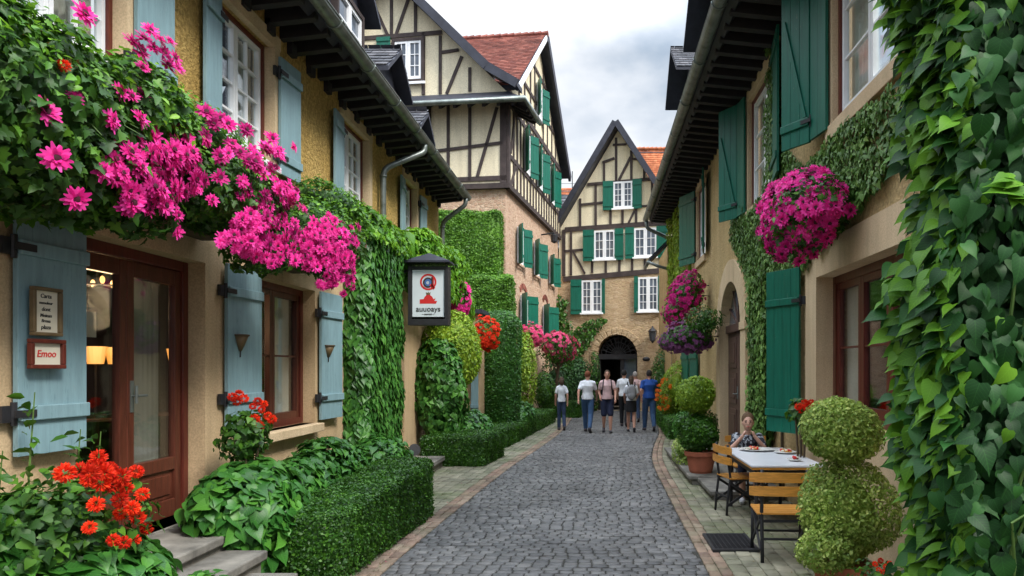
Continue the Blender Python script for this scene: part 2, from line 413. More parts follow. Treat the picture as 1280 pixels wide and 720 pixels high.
def place(T, pts, nrm, tip, size):
    tv, tf = T
    nrm = nrm/np.linalg.norm(nrm, axis=1, keepdims=True)
    tip = tip-nrm*np.sum(tip*nrm, axis=1, keepdims=True)
    tip = tip/(np.linalg.norm(tip, axis=1, keepdims=True)+1e-9)
    u = np.cross(tip, nrm)
    w = size[:, None, None]
    V = pts[:, None, :]+w*(tv[None, :, 0:1]*u[:, None, :]+tv[None, :, 1:2]*tip[:, None, :]+tv[None, :, 2:3]*nrm[:, None, :])
    n = len(pts); k = len(tv)
    Fq = (tf[None]+(np.arange(n)*k)[:, None, None]).reshape(-1, tf.shape[1])
    UV = np.tile(tv[:, :2], (n, 1))
    return V.reshape(-1, 3), Fq, UV
def rv(n): 
    x = RNG.normal(size=(n, 3)); return x/np.linalg.norm(x, axis=1, keepdims=True)
def lump(p, sc=2.0, seed=0):
    r = np.random.default_rng(seed); o = np.zeros(len(p))
    for k in range(5):
        d = r.normal(size=3)*sc*(1+.6*k); o += np.sin(p@d+r.uniform(0, 6.3))/(1+.6*k)
    return o/2.2
def grow(name, mat, parent, pts, nrm, size, T=T_SMALL, jit=.6, hang=.6, up=.3, szvar=.3, core=None):
    """a mesh of many leaves; hang = how strongly tips point down, up = how far faces turn to the sky"""
    n = len(pts)
    N = nrm+rv(n)*jit+np.array([0, 0, up])
    tp = rv(n)+np.array([0, 0, -hang*2])
    sz = size*(1+RNG.uniform(-szvar, szvar, n))
    V, Fq, UV = place(T, pts, N, tp, sz)
    if core is not None:                       # solid mass of growth behind the outer leaves
        cv, cf = core; b = len(V)
        V = np.vstack([V, cv]); UV = np.vstack([UV, np.full((len(cv), 2), 9.0)]); Fq = np.vstack([Fq, cf+b])
    return tri_mesh(name, V, Fq, mat, parent, smooth=len(T[0]) > 8, uv=UV)
def ball_core(c, r, k=.8, seg=16, rings=10):
    b = MB(); b.ball((0,0,0), 1, seg, rings); V = np.array(b.v)*np.array(r)*k+np.array(c)
    return V, np.array(b.f)
def box_core(x0, x1, y0, y1, z0, z1):
    b = MB(); b.box(x0, x1, y0, y1, z0, z1); return np.array(b.v, float), np.array(b.f)
def join_core(*cs):
    V = []; Fq = []; o = 0
    for v, f in cs: V.append(v); Fq.append(f+o); o += len(v)
    return np.vstack(V), np.vstack(Fq)
def ell(c, r, n, lum=.15, depth=.2, sc=3, seed=1, cut=None):
    d = rv(int(n)); c = np.array(c, float); r = np.array(r, float)
    if cut is not None: d = d[d@np.array(cut[:3]) > cut[3]]
    k = 1+lum*lump(d*r, sc, seed)-np.abs(RNG.normal(size=len(d)))*depth*.5
    p = c+d*r*k[:, None]; nn = d/r; nn /= np.linalg.norm(nn, axis=1, keepdims=True)
    return p, nn
def rbox(x0, x1, y0, y1, z0, z1, n, rnd=.12, lum=.02, depth=.03, seed=3, faces='xXyYZ', sc=4):
    """points on a rounded box"""
    dx, dy, dz = x1-x0, y1-y0, z1-z0
    fs = {'x': dy*dz, 'X': dy*dz, 'y': dx*dz, 'Y': dx*dz, 'Z': dx*dy, 'z': dx*dy}
    A = np.array([fs[f] for f in faces]); cnt = (n*A/A.sum()).astype(int)
    P = []; N = []
    for f, k in zip(faces, cnt):
        a = RNG.uniform(size=(k, 3)); q = np.zeros((k, 3)); i = 'xyz'.index(f.lower())
        a[:, i] = 1 if f.isupper() else 0; q[:, i] = 1 if f.isupper() else -1
        P.append(a); N.append(q)
    P = np.vstack(P); N = np.vstack(N)
    p = np.array([x0, y0, z0])+P*np.array([dx, dy, dz])
    lo = np.array([x0+rnd, y0+rnd, z0+(rnd if 'z' in faces else -9)]); hi = np.array([x1-rnd, y1-rnd, z1-rnd])
    q = np.clip(p, np.minimum(lo, hi), np.maximum(lo, hi)); d = p-q; l = np.linalg.norm(d, axis=1, keepdims=True)+1e-9
    nn = d/l; p = q+nn*np.minimum(l, rnd)
    k = lum*lump(p, sc, seed)-np.abs(RNG.normal(size=len(p)))*depth
    return p+nn*k[:, None], nn
def inpoly(x, y, poly):
    r = np.zeros(len(x), bool); n = len(poly)
    for i in range(n):
        x1, y1 = poly[i]; x2, y2 = poly[(i+1) % n]
        c = ((y1 > y) != (y2 > y)) & (x < (x2-x1)*(y-y1)/((y2-y1) or 1e-9)+x1)
        r ^= c
    return r
def patch(fr, poly, dens, off=.04, thick=.06, seed=2, gaps=0):
    """points on a facade inside polygon poly in (u, z)"""
    us = [p[0] for p in poly]; zs = [p[1] for p in poly]
    a = (max(us)-min(us))*(max(zs)-min(zs)); n = int(a*dens)
    u = RNG.uniform(min(us), max(us), n); z = RNG.uniform(min(zs), max(zs), n)
    wob = .09*np.sin(z*5+u*2)+.06*np.sin(z*13+1)+.05*np.sin(u*11)
    k = inpoly(u+wob, z+wob*.7, poly); u, z = u[k], z[k]
    w = off+thick*RNG.uniform(size=len(u))
    x = fr.o[0]+fr.u[0]*u+fr.n[0]*w; y = fr.o[1]+fr.u[1]*u+fr.n[1]*w
    p = np.stack([x, y, z], 1)
    if gaps:
        g = lump(p, 2.6, seed) < 1-gaps*1.6; p = p[g]
    return p, np.tile(np.array([fr.n[0], fr.n[1], 0.]), (len(p), 1))

# flower heads ------------------------------------------------------
def flower_geo(kind='gerbera', r=1.0, seed=0):
    rg = np.random.default_rng(seed); V = []; Fq = []; mi = []
    def petal(a, rr, w, el, base=.12, curl=.15, m=0):
        ca, sa = math.cos(a), math.sin(a); e = math.cos(el); h = math.sin(el)
        i = len(V)
        for t, ww in ((base, w*.35), (.62, w), (1.0, w*.35)):
            rad = rr*t*e; z = rr*t*h-curl*t*t*rr*.5+rg.normal()*.015
            V.append((rad*ca-ww*sa, rad*sa+ww*ca, z)); V.append((rad*ca+ww*sa, rad*sa-ww*ca, z+rg.normal()*.02))
        Fq.append((i, i+1, i+3, i+2)); Fq.append((i+2, i+3, i+5, i+4)); mi.extend([m, m])
    if kind == 'gerbera':
        for ring, (n, rr, el, w) in enumerate(((14, 1.0, .12, .16), (12, .84, .40, .15), (9, .60, .75, .13))):
            for k in range(n): petal(2*math.pi*(k+rg.uniform(-.25,.25)+ring*.5)/n, rr*rg.uniform(.78,1.10), w*rg.uniform(.8,1.25), el+rg.uniform(-.25,.25), curl=rg.uniform(-.05,.35))
        i = len(V)
        V.append((0,0,.33))
        for k in range(8): V.append((.27*math.cos(k*math.pi/4), .27*math.sin(k*math.pi/4), .20))
        for k in range(4): Fq.append((i, i+1+2*k, i+2+2*k, i+1+(2*k+2) % 8)); mi.append(1)
    else:    # ball-shaped truss of many petals
        for k in range(150):
            d = rg.normal(size=3); d /= np.linalg.norm(d); t = np.cross(d, rg.normal(size=3)); t /= np.linalg.norm(t)
            e_ = rg.uniform(.85, 1.05); w_ = rg.uniform(.07, .13); i = len(V); bb = np.cross(d, t)*.05
            for p in (d*.35, d*.75-t*w_+bb, d*e_, d*.75+t*w_-bb): V.append(tuple(p))
            Fq.append((i, i+1, i+2, i+3)); mi.append(0)
        for k in range(0):
            d = rg.normal(size=3); d /= np.linalg.norm(d); d[2] = d[2]*.8+.15
            c = d*rg.uniform(.55,.95); n = d+rg.normal(size=3)*.5; n /= np.linalg.norm(n)
            t = np.cross(n, rg.normal(size=3)); t /= np.linalg.norm(t); b = np.cross(n, t); s = rg.uniform(.14,.25)
            i = len(V)
            for p in (c-t*s, c-b*s*.7+n*.08, c+t*s, c+b*s*.7+n*.08): V.append(tuple(p))
            Fq.append((i, i+1, i+2, i+3)); mi.append(0)
    return np.array(V)*r, np.array(Fq), np.array(mi)
FLM = {}
def flower_mesh(kind, matn, var):
    key = (kind, matn, var)
    if key not in FLM:
        V, Fq, mi = flower_geo(kind, 1, var+10)
        o = tri_mesh('flower', V, Fq, [M[matn], M['heart']], None, mi=mi)
        FLM[key] = o.data; bpy.data.objects.remove(o)
    return FLM[key]
def flower(parent, p, n, r, kind='gerbera', matn='pink'):
    o = bpy.data.objects.new('flower', flower_mesh(kind, matn, random.randrange(5))); COL.objects.link(o)
    o.parent = parent; g = ORI[parent.name]
    o.location = (p[0]-g[0], p[1]-g[1], p[2]-g[2])
    q = Vector(n).to_track_quat('Z', 'Y'); q = q @ Matrix.Rotation(random.uniform(0, 6.28), 3, 'Z').to_quaternion()
    o.rotation_euler = q.to_euler(); s = r*random.uniform(.88, 1.12); o.scale = (s, s, s)
def blossoms(parent, P, N, r, matn, kind='ball', name='blossoms'):
    """many small flower heads too small to tell apart, one mesh"""
    Vs = []; Fs = []; b = 0
    geos = [flower_geo(kind, 1, s) for s in range(3)]
    for i in range(len(P)):
        V, Fq, mi = geos[i % 3]
        n = Vector(N[i]); q = np.array((n.to_track_quat('Z', 'Y').to_matrix() @ Matrix.Rotation(random.uniform(0, 6.28), 3, 'Z')))
        W = (V*r*random.uniform(.75, 1.25))@q.T+P[i]
        Vs.append(W); Fs.append(Fq+b); b += len(W)
    return tri_mesh(name, np.vstack(Vs), np.vstack(Fs), M[matn], parent)
def ray(px, py, Y): return ((px-VX)/F*Y, Y, H+(VY-py)/F*Y)
def onX(px, py, X): 
    Y = X*F/(px-VX); return (X, Y, H+(VY-py)/F*Y)

# ------------------------------------------------------------------ setting: ground and paving
b = MB(); b.quad((-400,-200,-.06),(400,-200,-.06),(400,900,-.06),(-400,900,-.06))
tag(b.build('ground', M['soil']), kind='structure')
LE = [(0,-1.95),(6.2,-1.88),(9.64,-1.75),(13.3,-1.54),(16.2,-1.28),(20,-1.0),(25,-.88),(34,-.9)]
RE = [(0,.93),(6.2,.99),(10,1.02),(14.0,1.10),(17,1.38),(20,1.75),(25,2.05),(34,2.3)]
def ip(T, y):
    for i, ((a, x), (c, w)) in enumerate(zip(T, T[1:])):
        if y <= c:
            m0 = (w-T[i-1][1])/(c-T[i-1][0]) if i else (w-x)/(c-a); m1 = (T[i+2][1]-x)/(T[i+2][0]-a) if i+2 < len(T) else (w-x)/(c-a)
            t = (y-a)/(c-a); h = c-a
            return (2*t**3-3*t*t+1)*x+(t**3-2*t*t+t)*h*m0+(-2*t**3+3*t*t)*w+(t**3-t*t)*h*m1
    return T[-1][1]
Lx = lambda y: ip(LE, y); Rx = lambda y: ip(RE, y)
Y0, Y1 = 3.5, 31.5
def stone(V, Fq, q, z, h, c=.012, dome=.004):
    """one sett: bevelled block from the quad q (4 xy points, ccw)"""
    q = np.array(q); m = q.mean(0); i = len(V)
    rad = np.linalg.norm(q-m, axis=1, keepdims=True)
    inn = q-(q-m)/rad*c*1.6
    tl = np.random.normal(0, .0014, 4)
    for p in q: V.append((p[0], p[1], z-.03))
    for p in q: V.append((p[0], p[1], z+h-c*.7))
    for p, t in zip(inn, tl): V.append((p[0], p[1], z+h+t))
    for k in range(4):
        j = (k+1) % 4
        Fq.append((i+k, i+j, i+4+j, i+4+k)); Fq.append((i+4+k, i+4+j, i+8+j, i+8+k))
    Fq.append((i+8, i+9, i+10, i+11))
def jq(q, s): return [(x+random.uniform(-s, s), y+random.uniform(-s, s)) for x, y in q]
V = []; Fq = []
y = Y0
while y < Y1:
    d = random.uniform(.096, .104); xl, xr = Lx(y), Rx(y); x = xl+random.uniform(-.1, 0)
    ph = random.uniform(0, 6)
    while x < xr-.03:
        w = random.uniform(.115, .150); w = min(w, xr-x)
        a, e = max(x, xl)+.006, x+w-.006
        wv = lambda t: .012*math.sin(t*2.3+ph)
        if e-a > .04:
            stone(V, Fq, jq([(a, y+.005+wv(a)), (e, y+.005+wv(e)), (e, y+d-.005+wv(e)), (a, y+d-.005+wv(a))], .0022), 0, random.gauss(0, .0022), .008)
        x += w
    y += d
b = MB(); n = 60
for k in range(n):
    a, c = Y0+(Y1-Y0)*k/n, Y0+(Y1-Y0)*(k+1)/n
    b.quad((Lx(a),a,-.012),(Rx(a),a,-.012),(Rx(c),c,-.012),(Lx(c),c,-.012), 0)
k0 = len(V); V += b.v; ff = [tuple(i+k0 for i in f) for f in b.f]
allF = np.array(Fq+ff); mi = [0]*len(Fq)+[1]*len(ff)
tag(tri_mesh('road', np.array(V), allF, [M['sett'], M['joint']], mi=mi), kind='structure')
def pave(name, edge, sgn, wide, rows_brick=2):
    V = []; Fq = []; mi = []
    off = 0; k = 0
    while off < wide:
        w = .105 if k < rows_brick else random.uniform(.12, .15)
        y = Y0+random.uniform(0, .1)
        while y < Y1:
            l = random.uniform(.17, .24) if k < rows_brick else random.uniform(.14, .22)
            xa, xb = edge(y)+sgn*(off+.004), edge(y)+sgn*(off+w-.004)
            xc, xd = edge(y+l)+sgn*(off+w-.004), edge(y+l)+sgn*(off+.004)
            q = [(xa, y+.005), (xb, y+.005), (xc, y+l-.005), (xd, y+l-.005)]
            if sgn < 0: q = q[::-1]
            n0 = len(Fq); stone(V, Fq, jq(q, .004), .0, random.gauss(.004, .003), .008)
            mi += [0 if k < rows_brick else 1]*(len(Fq)-n0); y += l
        off += w; k += 1
    b = MB()
    for j in range(40):
        a, c = Y0+(Y1-Y0)*j/40, Y0+(Y1-Y0)*(j+1)/40
        b.quad(*([(edge(a)+sgn*.002,a,-.010),(edge(a)+sgn*wide,a,-.010),(edge(c)+sgn*wide,c,-.010),(edge(c)+sgn*.002,c,-.010)][::sgn]))
    k0 = len(V); V += b.v; ff = [tuple(i+k0 for i in f) for f in b.f]
    tag(tri_mesh(name, np.array(V), np.array(Fq+ff), [M['brickset'], M['paver'], M['jointmoss']], mi=mi+[2]*len(ff)), kind='structure')
pave('pavement', Lx, -1, 1.9)
pave('pavement', Rx, 1, 1.7)

# ------------------------------------------------------------------ house pieces
def window(house, fr, u0, u1, z0, z1, dep=.12, outer='maroon', inner='white', cols=1, rows=3, sill=None, curtain=False, glass='glass', th=.05, sash=2, label=None, flat=False):
    b = MB(); n = -dep
    b.fbox(fr, u0+.02, u1-.02, z0+.02, z1-.02, n-.012, n-.004)
    w = b.build('window', M[glass], house)
    if label: w['label'] = label
    if flat: w = house
    if outer:
        f = MB(); t = th
        f.fbox(fr, u0, u0+t, z0, z1, n-.04, n+.05); f.fbox(fr, u1-t, u1, z0, z1, n-.04, n+.05)
        f.fbox(fr, u0+t, u1-t, z1-t, z1, n-.04, n+.048); f.fbox(fr, u0+t, u1-t, z0, z0+t, n-.04, n+.048)
        f.build('frame', M[outer], w)
        a, c, lo, hi = u0+t, u1-t, z0+t, z1-t
    else: a, c, lo, hi = u0, u1, z0, z1
    f = MB(); s = th*.85; sw = (c-a)/sash
    for k in range(sash):
        p, q = a+sw*k, a+sw*(k+1); g = .004
        f.fbox(fr, p+g, p+s, lo, hi, n-.025, n+.030); f.fbox(fr, q-s, q-g, lo, hi, n-.025, n+.030)
        f.fbox(fr, p+s, q-s, hi-s, hi, n-.025, n+.028); f.fbox(fr, p+s, q-s, lo, lo+s*1.3, n-.025, n+.028)
        for i in range(1, cols): 
            uu = p+s+(q-p-2*s)*i/cols; f.fbox(fr, uu-.011, uu+.011, lo+s, hi-s, n-.02, n+.016)
        for j in range(1, rows):
            zz = lo+s+(hi-lo-2*s)*j/rows; f.fbox(fr, p+s, q-s, zz-.011, zz+.011, n-.02, n+.019)
    f.build('casement', M[inner], w)
    if sill:
        f = MB(); f.fbox(fr, u0-sill[0], u1+sill[0], z0-sill[1], z0, -dep+.05, sill[2]); f.build('sill', M[sill[3]], w, bevel=.008)
    if curtain:
        f = MB(); N = 26
        for (ca, cb) in (((a, a+(c-a)*.30), (c-(c-a)*.36, c)) if curtain is True else curtain):
            pts = [fr.P(ca+(cb-ca)*i/N, 0, n-.10+.022*math.sin(i*1.5)) for i in range(N+1)]
            for p, q in zip(pts, pts[1:]): f.quad((p[0],p[1],lo),(q[0],q[1],lo),(q[0],q[1],hi),(p[0],p[1],hi))
        f.build('curtain', M['curtain'], w, smooth=True)
    return w
def shutter(house, fr, u, n, w, z0, z1, ang, sgn, mat, batten=(.16,.84), brace=False, hinges=True, th=.035, planks=4, label=None, fold=False):
    g = fr.sub(u, n, ang, sgn); b = MB(); pw = w/planks
    for k in range(planks): b.fbox(g, pw*k+.002, pw*(k+1)-.002, z0, z1, 0, th)
    b.fbox(g, .004, w-.004, z0+.01, z1-.01, .004, th-.006)
    s = b.build('shutter', M[mat], house, bevel=.003 if hinges else 0)
    if label: s['label'] = label
    h = z1-z0; m_ = M[mat]
    for t in batten: 
        f = MB(); f.fbox(g, .0, w, z0+h*t-.045, z0+h*t+.045, th, th+.025); f.build('batten', m_, s, bevel=.006 if hinges else 0)
    f = MB()
    if brace: f.beam(g, (w*.12, z0+h*batten[0]+.05), (w*.88, z0+h*(.78 if len(batten) < 2 else batten[1])-.05), .05, th, th+.022); f.build('brace', m_, s, bevel=.006)
    if hinges:
        for t in batten:
            f = MB(); z = z0+h*t
            f.fbox(g, -.05, .10, z-.022, z+.022, th+.026, th+.034)
            f.tube([g.P(-.012, z-.07, th*.6), g.P(-.012, z+.07, th*.6)], .018, 8)
            f.fbox(g, -.09, -.012, z-.05, z+.05, -.01, .02)
            f.build('hinge', M['iron'], s)
    return s
def tiles(P0, du, dv, W, L, tw, tl, clip=None, lift=.012, jit=.008):
    """roof covering: overlapping tiles from eave P0, du along the eave, dv up the slope"""
    P0 = np.array(P0, float); du = np.array(du, float); dv = np.array(dv, float)
    nn = np.cross(du, dv); nn /= np.linalg.norm(nn)
    if nn[2] < 0: nn = -nn
    V = []; Fq = []; r = 0; v = 0
    while v < L:
        u = -tw*(.5 if r % 2 else 0)
        while u < W:
            a, c = max(u, 0), min(u+tw, W)
            if c-a > tw*.2 and (clip is None or clip((a+c)/2, v+tl/2)):
                j = random.uniform(-jit, jit)
                b0 = P0+du*(a+.003)+dv*(v+j)+nn*(lift*2+random.uniform(0, jit)); b1 = P0+du*(c-.003)+dv*(v+j)+nn*(lift*2+random.uniform(0, jit))
                t1 = P0+du*(c-.003)+dv*(v+tl*1.15)+nn*lift*.6; t0 = P0+du*(a+.003)+dv*(v+tl*1.15)+nn*lift*.6
                d = nn*lift*1.4; i = len(V)
                V += [b0, b1, t1, t0, b0-d, b1-d]
                Fq += [(i, i+1, i+2, i+3), (i+4, i+5, i+1, i)]
            u += tw
        v += tl; r += 1
    return np.array(V), np.array(Fq)
def roof_slab(b, P0, du, dv, W, L, t=.12, m=0):
    P0 = Vector(P0); du = Vector(du); dv = Vector(dv); nn = du.cross(dv).normalized()
    if nn.z < 0: nn = -nn
    q = [P0, P0+du*W, P0+du*W+dv*L, P0+dv*L]
    b.prism([tuple(p-nn*t) for p in q], tuple(nn*t), m)
def window_label(i): return None
# ================================================================== HOUSE A (left, blue shutters)
FA = Fr((-3.5, 0), (0, 1), (1, 0))
A = thing('house', 'long ochre house with grey-blue shutters and slate dormers along the left side', 'house', (-3.5, 9.5, 0))
uA = lambda px: 3.5*F/(VX-px)
door_h = (4.86, 6.45, .50, 2.74); win_h = (7.35, 8.97, 1.12, 2.76); d2_h = (12.1, 13.15, .3, 2.5)
up_h = [(4.15, 5.35, 3.98, 5.28), (6.63, 7.80, 3.98, 5.28), (9.85, 11.08, 4.10, 5.30), (13.02, 14.0, 4.12, 5.28)]
b = MB(); b.wall(FA, 2.5, 16, 0, 3.3, [door_h, win_h, d2_h], .26)
b.box(-9, -3.502, 15.76, 16, 0, 3.3); b.box(-9, -3.502, 2.5, 2.7, 0, 3.3); b.box(-9.2, -9, 2.5, 16, 0, 3.3)
b.build('ground_floor_wall', M['tan'], A)
b = MB(); b.wall(FA, 2.5, 16, 3.3, 5.75, up_h, .22)
b.box(-9, -3.502, 15.76, 16, 3.3, 5.75); b.box(-9, -3.502, 2.5, 2.7, 3.3, 5.75); b.box(-9.2, -9, 2.5, 16, 3.3, 5.75)
b.build('upper_wall', M['ochre'], A)
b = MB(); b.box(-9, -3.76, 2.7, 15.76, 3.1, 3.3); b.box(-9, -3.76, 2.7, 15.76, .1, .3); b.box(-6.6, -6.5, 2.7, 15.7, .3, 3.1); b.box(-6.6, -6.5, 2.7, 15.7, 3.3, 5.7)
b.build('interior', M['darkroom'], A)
for a in up_h:      # plain surrounds above and beside the upper windows
    b = MB()
    b.fbox(FA, a[0]-.02, a[1]+.14, a[3]-.004, a[3]+.14, -.05, .025); b.fbox(FA, a[1]-.004, a[1]+.12, a[2], a[3]-.002, -.18, .022); b.build('window_surround', M['tanstone'], A)
for i, a in enumerate(up_h): window(A, FA, *a, dep=.14, cols=2, rows=4, sill=(.06, .07, .07, 'white'), curtain=True, sash=2)
w = window(A, FA, *win_h, dep=.20, outer='maroon', inner='doorwood', cols=1, rows=2, th=.075, curtain=((7.5,7.7),(8.25,8.85)), sill=(.0, .10, .12, 'tanstone'))
# shutters of the left house
SH = [(4.28, .53, 1.27, 2.78, 1), (6.72, .60, 1.25, 2.78, 1), (9.02, .62, 1.15, 2.76, 1)]
for u, w_, a, c, s in SH: shutter(A, FA, u, .03, w_, a, c, R(4), s, 'blue', batten=(.17, .83), planks=1)
for u, w_, s in ((5.40, .42, 1), (6.62, .32, -1), (7.86, .44, 1), (9.83, .42, -1), (13.0, .36, -1), (14.16, .36, 1)):
    shutter(A, FA, u, .03, w_, 3.92, 5.2, R(5), s, 'blue', batten=(.14, .86), planks=1)
# glazed double door
dr = MB(); n = -.20
u0, u1, z0, z1 = door_h
fm = MB(); fm.fbox(FA, u0, u0+.08, z0, z1, n-.05, n+.05); fm.fbox(FA, u1-.08, u1, z0, z1, n-.05, n+.05); fm.fbox(FA, u0+.08, u1-.08, z1-.09, z1, n-.05, n+.05)
frm = fm.build('door_frame', M['maroon'], A, bevel=.008)
mid = (u0+u1)/2-.02
for k, (a, c) in enumerate(((u0+.085, mid-.003), (mid+.003, u1-.085))):
    d = MB(); s = .085
    d.fbox(FA, a, a+s, z0+.02, z1-.095, n-.03, n+.03); d.fbox(FA, c-s, c, z0+.02, z1-.095, n-.03, n+.03)
    d.fbox(FA, a+s, c-s, z1-.22, z1-.095, n-.03, n+.028); d.fbox(FA, a+s, c-s, z0+.02, z0+.17, n-.03, n+.028)
    d.fbox(FA, a+s, c-s, z0+.42, z0+.53, n-.03, n+.028); d.fbox(FA, a+s, c-s, z0+.17, z0+.42, n-.02, n+.005)
    d.fbox(FA, a+s+.05, c-s-.05, z0+.21, z0+.38, n+.005, n+.018)
    door = d.build('door', M['doorwood'], A, bevel=.006)
    g = MB(); g.fbox(FA, a+s-.01, c-s+.01, z0+.52, z1-.21, n-.012, n-.002); g.build('door_pane', M['glass'], door)
    if k == 1:
        h = MB(); h.fbox(FA, a+.03, a+.07, z0+.95, z0+1.2, n+.03, n+.038); h.tube([FA.P(a+.05, z0+1.08, n+.03), FA.P(a+.05, z0+1.08, n+.085), FA.P(a+.16, z0+1.08, n+.085)], .010, 8)
        h.tube([FA.P(a+.05, z0+1.16, n+.07), FA.P(a+.05, z0+1.02, n+.07)], .012, 8)
        h.build('handle', M['zinc'], door)
        h = MB(); N = 20
        for i in range(N):
            p, q = [FA.P(c-.42+.32*j/N, 0, n-.12+.02*math.sin(j*1.6)) for j in (i, i+1)]
            h.quad((p[0],p[1],z0+.1),(q[0],q[1],z0+.1),(q[0],q[1],z1-.2),(p[0],p[1],z1-.2))
        h.build('door_curtain', M['dimcurtain'], door, smooth=True)
b = MB(); b.fbox(FA, 4.6, 6.6, .38, .5, -.3, .01); b.build('threshold', M['stonestep'], A, bevel=.01)
# second, dark-red door further along
b = MB(); a = d2_h; b.fbox(FA, a[0], a[1], a[2], a[3], -.24, -.18)
for k in (0, 1): b.fbox(FA, a[0]+.12+k*.45, a[0]+.48+k*.45, .5, 2.3, -.18, -.165)
b.build('door', M['maroon'], A, bevel=.01)
# roof, soffit, gutter
ex, ez = -2.93, 5.60
pitch = R(50); dvA = (-math.cos(pitch), 0, math.sin(pitch))
b = MB(); roof_slab(b, (ex, 2.0, ez), (0,1,0), dvA, 14.1, 6.5, .14)
b.prism([(-3.6, 15.9, 5.75), (-9.2, 15.9, 5.75), (-7.1, 15.9, 10.4)], (0, .08, 0))
rf = b.build('roof', M['timber2'], A)
Vt, Ft = tiles((ex, 2.0, ez+.0), (0,1,0), dvA, 14.1, 6.4, .24, .2)
tri_mesh('slates', Vt, Ft, M['slate'], rf)
b = MB(); b.box(-3.5, -2.95, 2.0, 16.05, 5.63, 5.66)
y = 2.2
while y < 16: b.hexa([(-3.5,y,5.44),(-2.97,y,5.50),(-2.97,y+.10,5.50),(-3.5,y+.10,5.44),(-3.5,y,5.63),(-2.97,y,5.63),(-2.97,y+.10,5.63),(-3.5,y+.10,5.63)]); y += .36
for yy in np.arange(2.1, 16, .55): b.fbox(FA, yy, yy+.14, 5.36, 5.5, 0, .06)
b.build('eave_rafters', M['soffit'], A)
def gutter(house, x, z, y0, y1, r=.075, mat='zinc'):
    b = MB(); N = 8; L = 24
    for k in range(L):
        a, c = y0+(y1-y0)*k/L, y0+(y1-y0)*(k+1)/L
        for j in range(N):
            t0, t1 = math.pi*(1+j/N), math.pi*(1+(j+1)/N)
            for rr in (r, r*.88):
                p = lambda t, yy: (x+rr*math.cos(t), yy, z+rr*math.sin(t))
                b.quad(p(t0,a), p(t1,a), p(t1,c), p(t0,c))
        for sgn in (-1, 1): b.tube([(x+sgn*r*.95, a, z), (x+sgn*r*.95, c, z)], .012, 6, cap=False)
        if k % 2 == 0: b.tube([(x+(r+.008)*math.cos(math.pi*(1+j/10)), a, z+(r+.008)*math.sin(math.pi*(1+j/10))) for j in range(11)], .009, 5)
    for yy in (y0, y1):
        b.poly([(x+r*math.cos(math.pi*(1+j/N)), yy, z+r*math.sin(math.pi*(1+j/N))) for j in range(N+1)])
    return b.build('gutter', M[mat], house, smooth=True)
gA = gutter(A, -2.86, 5.60, 2.0, 16.05, .085)
def smooth_path(pts, n=5):
    out = []
    for i in range(len(pts)):
        p = Vector(pts[i])
        if i in (0, len(pts)-1): out.append(tuple(p)); continue
        a = Vector(pts[i-1]); c = Vector(pts[i+1]); r = min(.14, (a-p).length*.45, (c-p).length*.45)
        s = p+(a-p).normalized()*r; e = p+(c-p).normalized()*r
        for k in range(n+1):
            t = k/n; out.append(tuple(s*(1-t)**2+p*2*t*(1-t)+e*t*t))
    return out
def downpipe(house, pts, r=.048):
    b = MB(); b.tube(smooth_path(pts), r, 12)
    o = b.build('downpipe', M['zinc'], house, smooth=True)
    c = MB(); p, q = pts[-2], pts[-1]; z = p[2]-.1
    while z > q[2]+.1:
        c.tube([(p[0], p[1], z), (p[0], p[1], z-.04)], r+.010, 12); z -= 1.1
    c.build('pipe_clip', M['zinc'], o, smooth=True)
downpipe(A, [(-2.86, 12.0, 5.55), (-2.86, 12.0, 5.40), (-3.40, 11.5, 4.98), (-3.40, 11.5, .2)])
downpipe(A, [(-2.86, 15.8, 5.55), (-2.86, 15.8, 5.38), (-3.38, 15.85, 5.02), (-3.38, 15.85, 3.0)])
# dormers
def dormer(house, X, y0, y1, z0, z1, sgn, roofm='slate', depth=2.2, flare=.22, over=.22):
    """sgn=+1: faces +X"""
    fr = Fr((X, 0), (0, 1), (sgn, 0)); b = MB(); x2 = X-sgn*depth
    b.box(min(X-sgn*.01, x2), max(X-sgn*.01, x2), y0, y1, z0, z1)
    d = b.build('dormer', M['timber2'], house)
    window(d, fr, y0+.08, y1-.08, z0+.16, z1-.08, dep=-.03, outer='timber', inner='white', cols=1, rows=2, glass='glassfar', th=.06, flat=True)
    ym = (y0+y1)/2; o = flare; zr = z1+(y1-y0)*.45
    r = MB()
    xa, xb = X+sgn*over, x2
    for (ya, yb) in ((y0-o, ym), (y1+o, ym)):
        q = [(xa, ya, z1-.10), (xb, ya, z1-.10), (xb, yb, zr), (xa, yb, zr)]
        r.prism(q, (0, 0, .07))
    r.prism([(X, y0, z1), (X, y1, z1), (X, ym, zr)], (-sgn*.1, 0, 0))
    rr = r.build('dormer_roof', M['timber2'], d)
    for k, ya in enumerate((y0-o, y1+o)):
        dy = ym-ya; L = math.hypot(dy, zr-z1+.10); dv = (0, dy/L, (zr-z1+.10)/L)
        Vt, Ft = tiles((min(xa, xb), ya, z1-.03), (1,0,0), dv, abs(xa-xb), L, .2, .16)
        tri_mesh('dormer_slates', Vt, Ft, M[roofm], d)
dormer(A, -3.30, 8.9, 10.1, 5.75, 6.75, 1)
dormer(A, -3.30, 10.9, 11.9, 5.75, 6.32, 1)
dormer(A, -3.30, 12.9, 13.6, 5.75, 6.12, 1)
